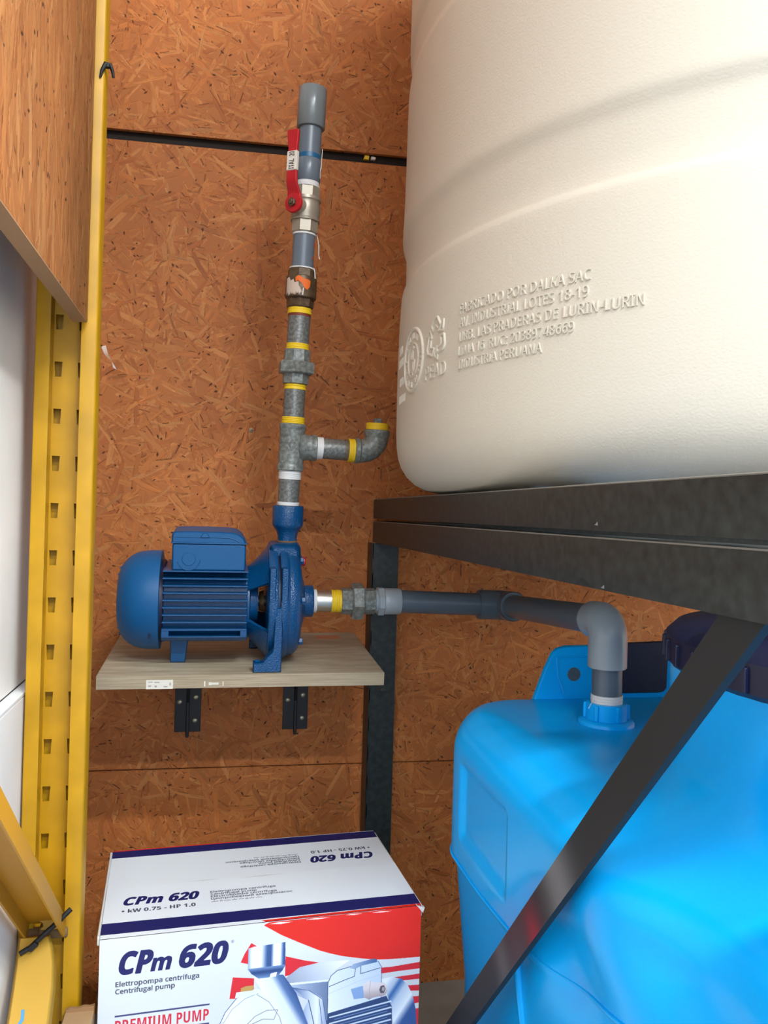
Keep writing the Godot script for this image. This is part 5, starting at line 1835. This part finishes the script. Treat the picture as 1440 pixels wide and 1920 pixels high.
# the two top flaps as one sheet; rows run from the far edge to the near edge
func top_print(w: int, h: int) -> Image:
	var im := Image.create(w, h, false, Image.FORMAT_RGB8)
	im.fill(c8(222, 226, 231))
	var D := 222.0
	var y := func(back: float): return D - back
	fill(im, p4([0, y.call(221), 352, y.call(221), 352, y.call(199), 0, y.call(199)]), NAVY)
	fill(im, p4([0, y.call(223), 180, y.call(223), 178, y.call(219.5), 0, y.call(219.5)]), REDP)
	fill(im, p4([0, y.call(31), 352, y.call(28), 352, y.call(4.5), 0, y.call(8)]), NAVY)
	fill(im, p4([168, y.call(4), 352, y.call(4.5), 352, y.call(0), 172, y.call(0)]), REDP)
	var ink := c8(70, 72, 90)
	var near := [["Elettropompa centrifuga", 76.0, 77.5], ["Centrifugal pump", 53.0, 72.0], ["Electrobomba centrífuga", 76.0, 66.5], ["Центробежный электронасос", 94.0, 61.0]]
	# near flap reads towards the viewer, far flap upside down
	for f in 2:
		var o := Vector2(0, D) if f == 0 else Vector2(351, 0)
		var ex := Vector2(1, 0) if f == 0 else Vector2(-1, 0)
		var up := Vector2(0, -1) if f == 0 else Vector2(0, 1)
		var put := func(x: float, back: float): return (o + ex * x + up * back) * 4.0
		letter(im, "CPm 620", put.call(19, 67.5), ex, up * 17.5 * 4, NAVY, true, 82 * 4.0, 0.22, 5.0)
		letter(im, "• kW 0.75 - HP 1.0", put.call(19, 50.5), ex, up * 7.5 * 4, ink, true, 80 * 4.0, 0.0, 1.0)
		for t in near:
			letter(im, t[0], put.call(117, t[2] + 0.5), ex, up * 4.2 * 4, ink, false, t[1] * 4.0, 0.0, 1.4)
		# a last line in a joined, dotted script
		var x := 117.0
		var rng := RandomNumberGenerator.new()
		rng.seed = 9
		while x < 168.0:
			var l := rng.randf_range(3.0, 8.0)
			var line := PackedVector2Array()
			for i in 7:
				line.append(put.call(x + l * i / 6.0, 56.5 + sin(i * 2.1 + x) * 0.9))
			stroke(im, line, 3.0, ink)
			stroke(im, PackedVector2Array([put.call(x + l * 0.4, 59.2), put.call(x + l * 0.4 + 0.8, 59.2)]), 3.0, ink)
			x += l + 1.6
	# scuff marks along the cuts
	for s in [[10, 113, 70], [90, 111, 40], [150, 109, 60], [230, 112, 50]]:
		fill(im, p4([s[0], y.call(s[1]), s[0] + s[2] * 0.6, y.call(s[1] + 1.2), s[0] + s[2], y.call(s[1]), s[0] + s[2] * 0.5, y.call(s[1] - 1.2)]), c8(200, 200, 198))
	return im

# ---------------------------------------------------------------- small things
func small_things() -> void:
	var o := thing("wall_screw", "small pale screw head in the strand board left of the pipe", "screw", Transform3D(ALONG_Z, Vector3(0.0480, 0.990, 0.0)))
	var m := mb()
	m.lathe(V2([0.0036, -0.004, 0.0036, 0.0006, 0.0028, 0.0014, 0, 0.0018]), 18)
	part("head", m, mats["screw"], o)
	m = mb()
	m.box(Vector3(0, 0.0018, 0), Vector3(0.004, 0.0003, 0.0008))
	m.box(Vector3(0, 0.0018, 0), Vector3(0.0008, 0.0003, 0.004))
	part("cross_slot", m, mats["ink"], o)

	o = thing("packing_scrap", "scrap of yellow packing stuck in the wall joint beside the cream tank", "scrap", at(Vector3(0.246, 1.4905, -0.008)))
	m = mb()
	m.extrude(P2([-0.012, -0.004, -0.002, -0.004, -0.001, 0.003, -0.005, 0.005, -0.010, 0.004]), -0.004, 0.002, 0.0008)
	part("yellow_piece", m, mats["yellow tape"], o)
	m = mb()
	m.extrude(P2([0.0015, -0.003, 0.0095, -0.003, 0.011, 0.002, 0.006, 0.0035, 0.002, 0.003]), -0.004, 0.002, 0.0008)
	part("white_piece", m, mats["label white"], o)

	o = thing("cable_tie", "cut black cable tie hooked round the yellow upright high up", "cable tie", at(Vector3(-0.1315, 1.3155, 0.515)))
	m = mb()
	m.tube([Vector3(-0.0065, -0.010, 0.001), Vector3(-0.0045, -0.003, 0.003), Vector3(-0.001, 0.0045, 0.003), Vector3(0.003, 0.005, 0.001), Vector3(0.0055, 0.0, -0.001), Vector3(0.0065, -0.0065, -0.003)], [0.0010, 0.0020, 0.0026, 0.0026, 0.0018, 0.0014], 8)
	part("strap", m, mats["black rubber"], o)
	m = mb()
	m.box(Vector3(0.000, 0.003, 0.002), Vector3(0.006, 0.005, 0.005), 0.001)
	part("head", m, mats["black rubber"], o)

	o = thing("cable_tie", "long dusty black cable tie slanting across the foot of the yellow upright", "cable tie", at(Vector3(-0.160, 0.404, 0.541)))
	m = mb()
	m.tube([Vector3(-0.026, -0.007, 0.006), Vector3(-0.016, -0.002, 0.004), Vector3(-0.004, 0.009, 0.002), Vector3(0.010, 0.021, 0.0), Vector3(0.020, 0.030, -0.004)], 0.0026, 8)
	part("strap", m, mats["black rubber"], o)
	m = mb(at(Vector3(-0.014, -0.001, 0.005), Vector3(0, 0, 42)))
	m.box(Vector3.ZERO, Vector3(0.010, 0.006, 0.005), 0.001)
	part("head", m, mats["black rubber"], o)

	o = thing("clear_strip", "twisted strip of clear film poking out beside the yellow upright", "strip", at(Vector3(-0.1287, 1.0120, 0.506)))
	m = mb()
	var rows := []
	for i in 9:
		var t := i / 8.0
		var c := Vector3(0.0005 + 0.012 * t, 0.011 - 0.024 * t - 0.002 * sin(t * 6.0), 0.002 * sin(t * 5.0))
		var w := Vector3(cos(t * 2.4), 0.35, sin(t * 2.4)) * 0.0022
		rows.append([c - w, c, c + w])
	m.grid(rows, false, func(p: Vector3): return p - Vector3(0.01, 0, 0.02))
	part("film", m, mats["clear strip"], o)

	o = thing("wood_block", "pale wooden offcut at the foot of the yellow upright beside the carton", "wood", at(Vector3(0, 0, 0)))
	m = mb()
	m.box(Vector3(-0.1300, 0.161, 0.560), Vector3(0.030, 0.322, 0.070), 0.0015)
	part("block", m, mat("pale wood", c8(176, 142, 104), 0.7), o)
	m = mb()
	m.extrude(P2([-0.1455, 0.318, -0.1440, 0.3245, -0.139, 0.3265, -0.132, 0.3252, -0.126, 0.3270, -0.120, 0.3262, -0.1150, 0.3275, -0.1150, 0.318]), 0.5245, 0.529, 0.0006)
	part("split_edge", m, mats["board edge"], o)
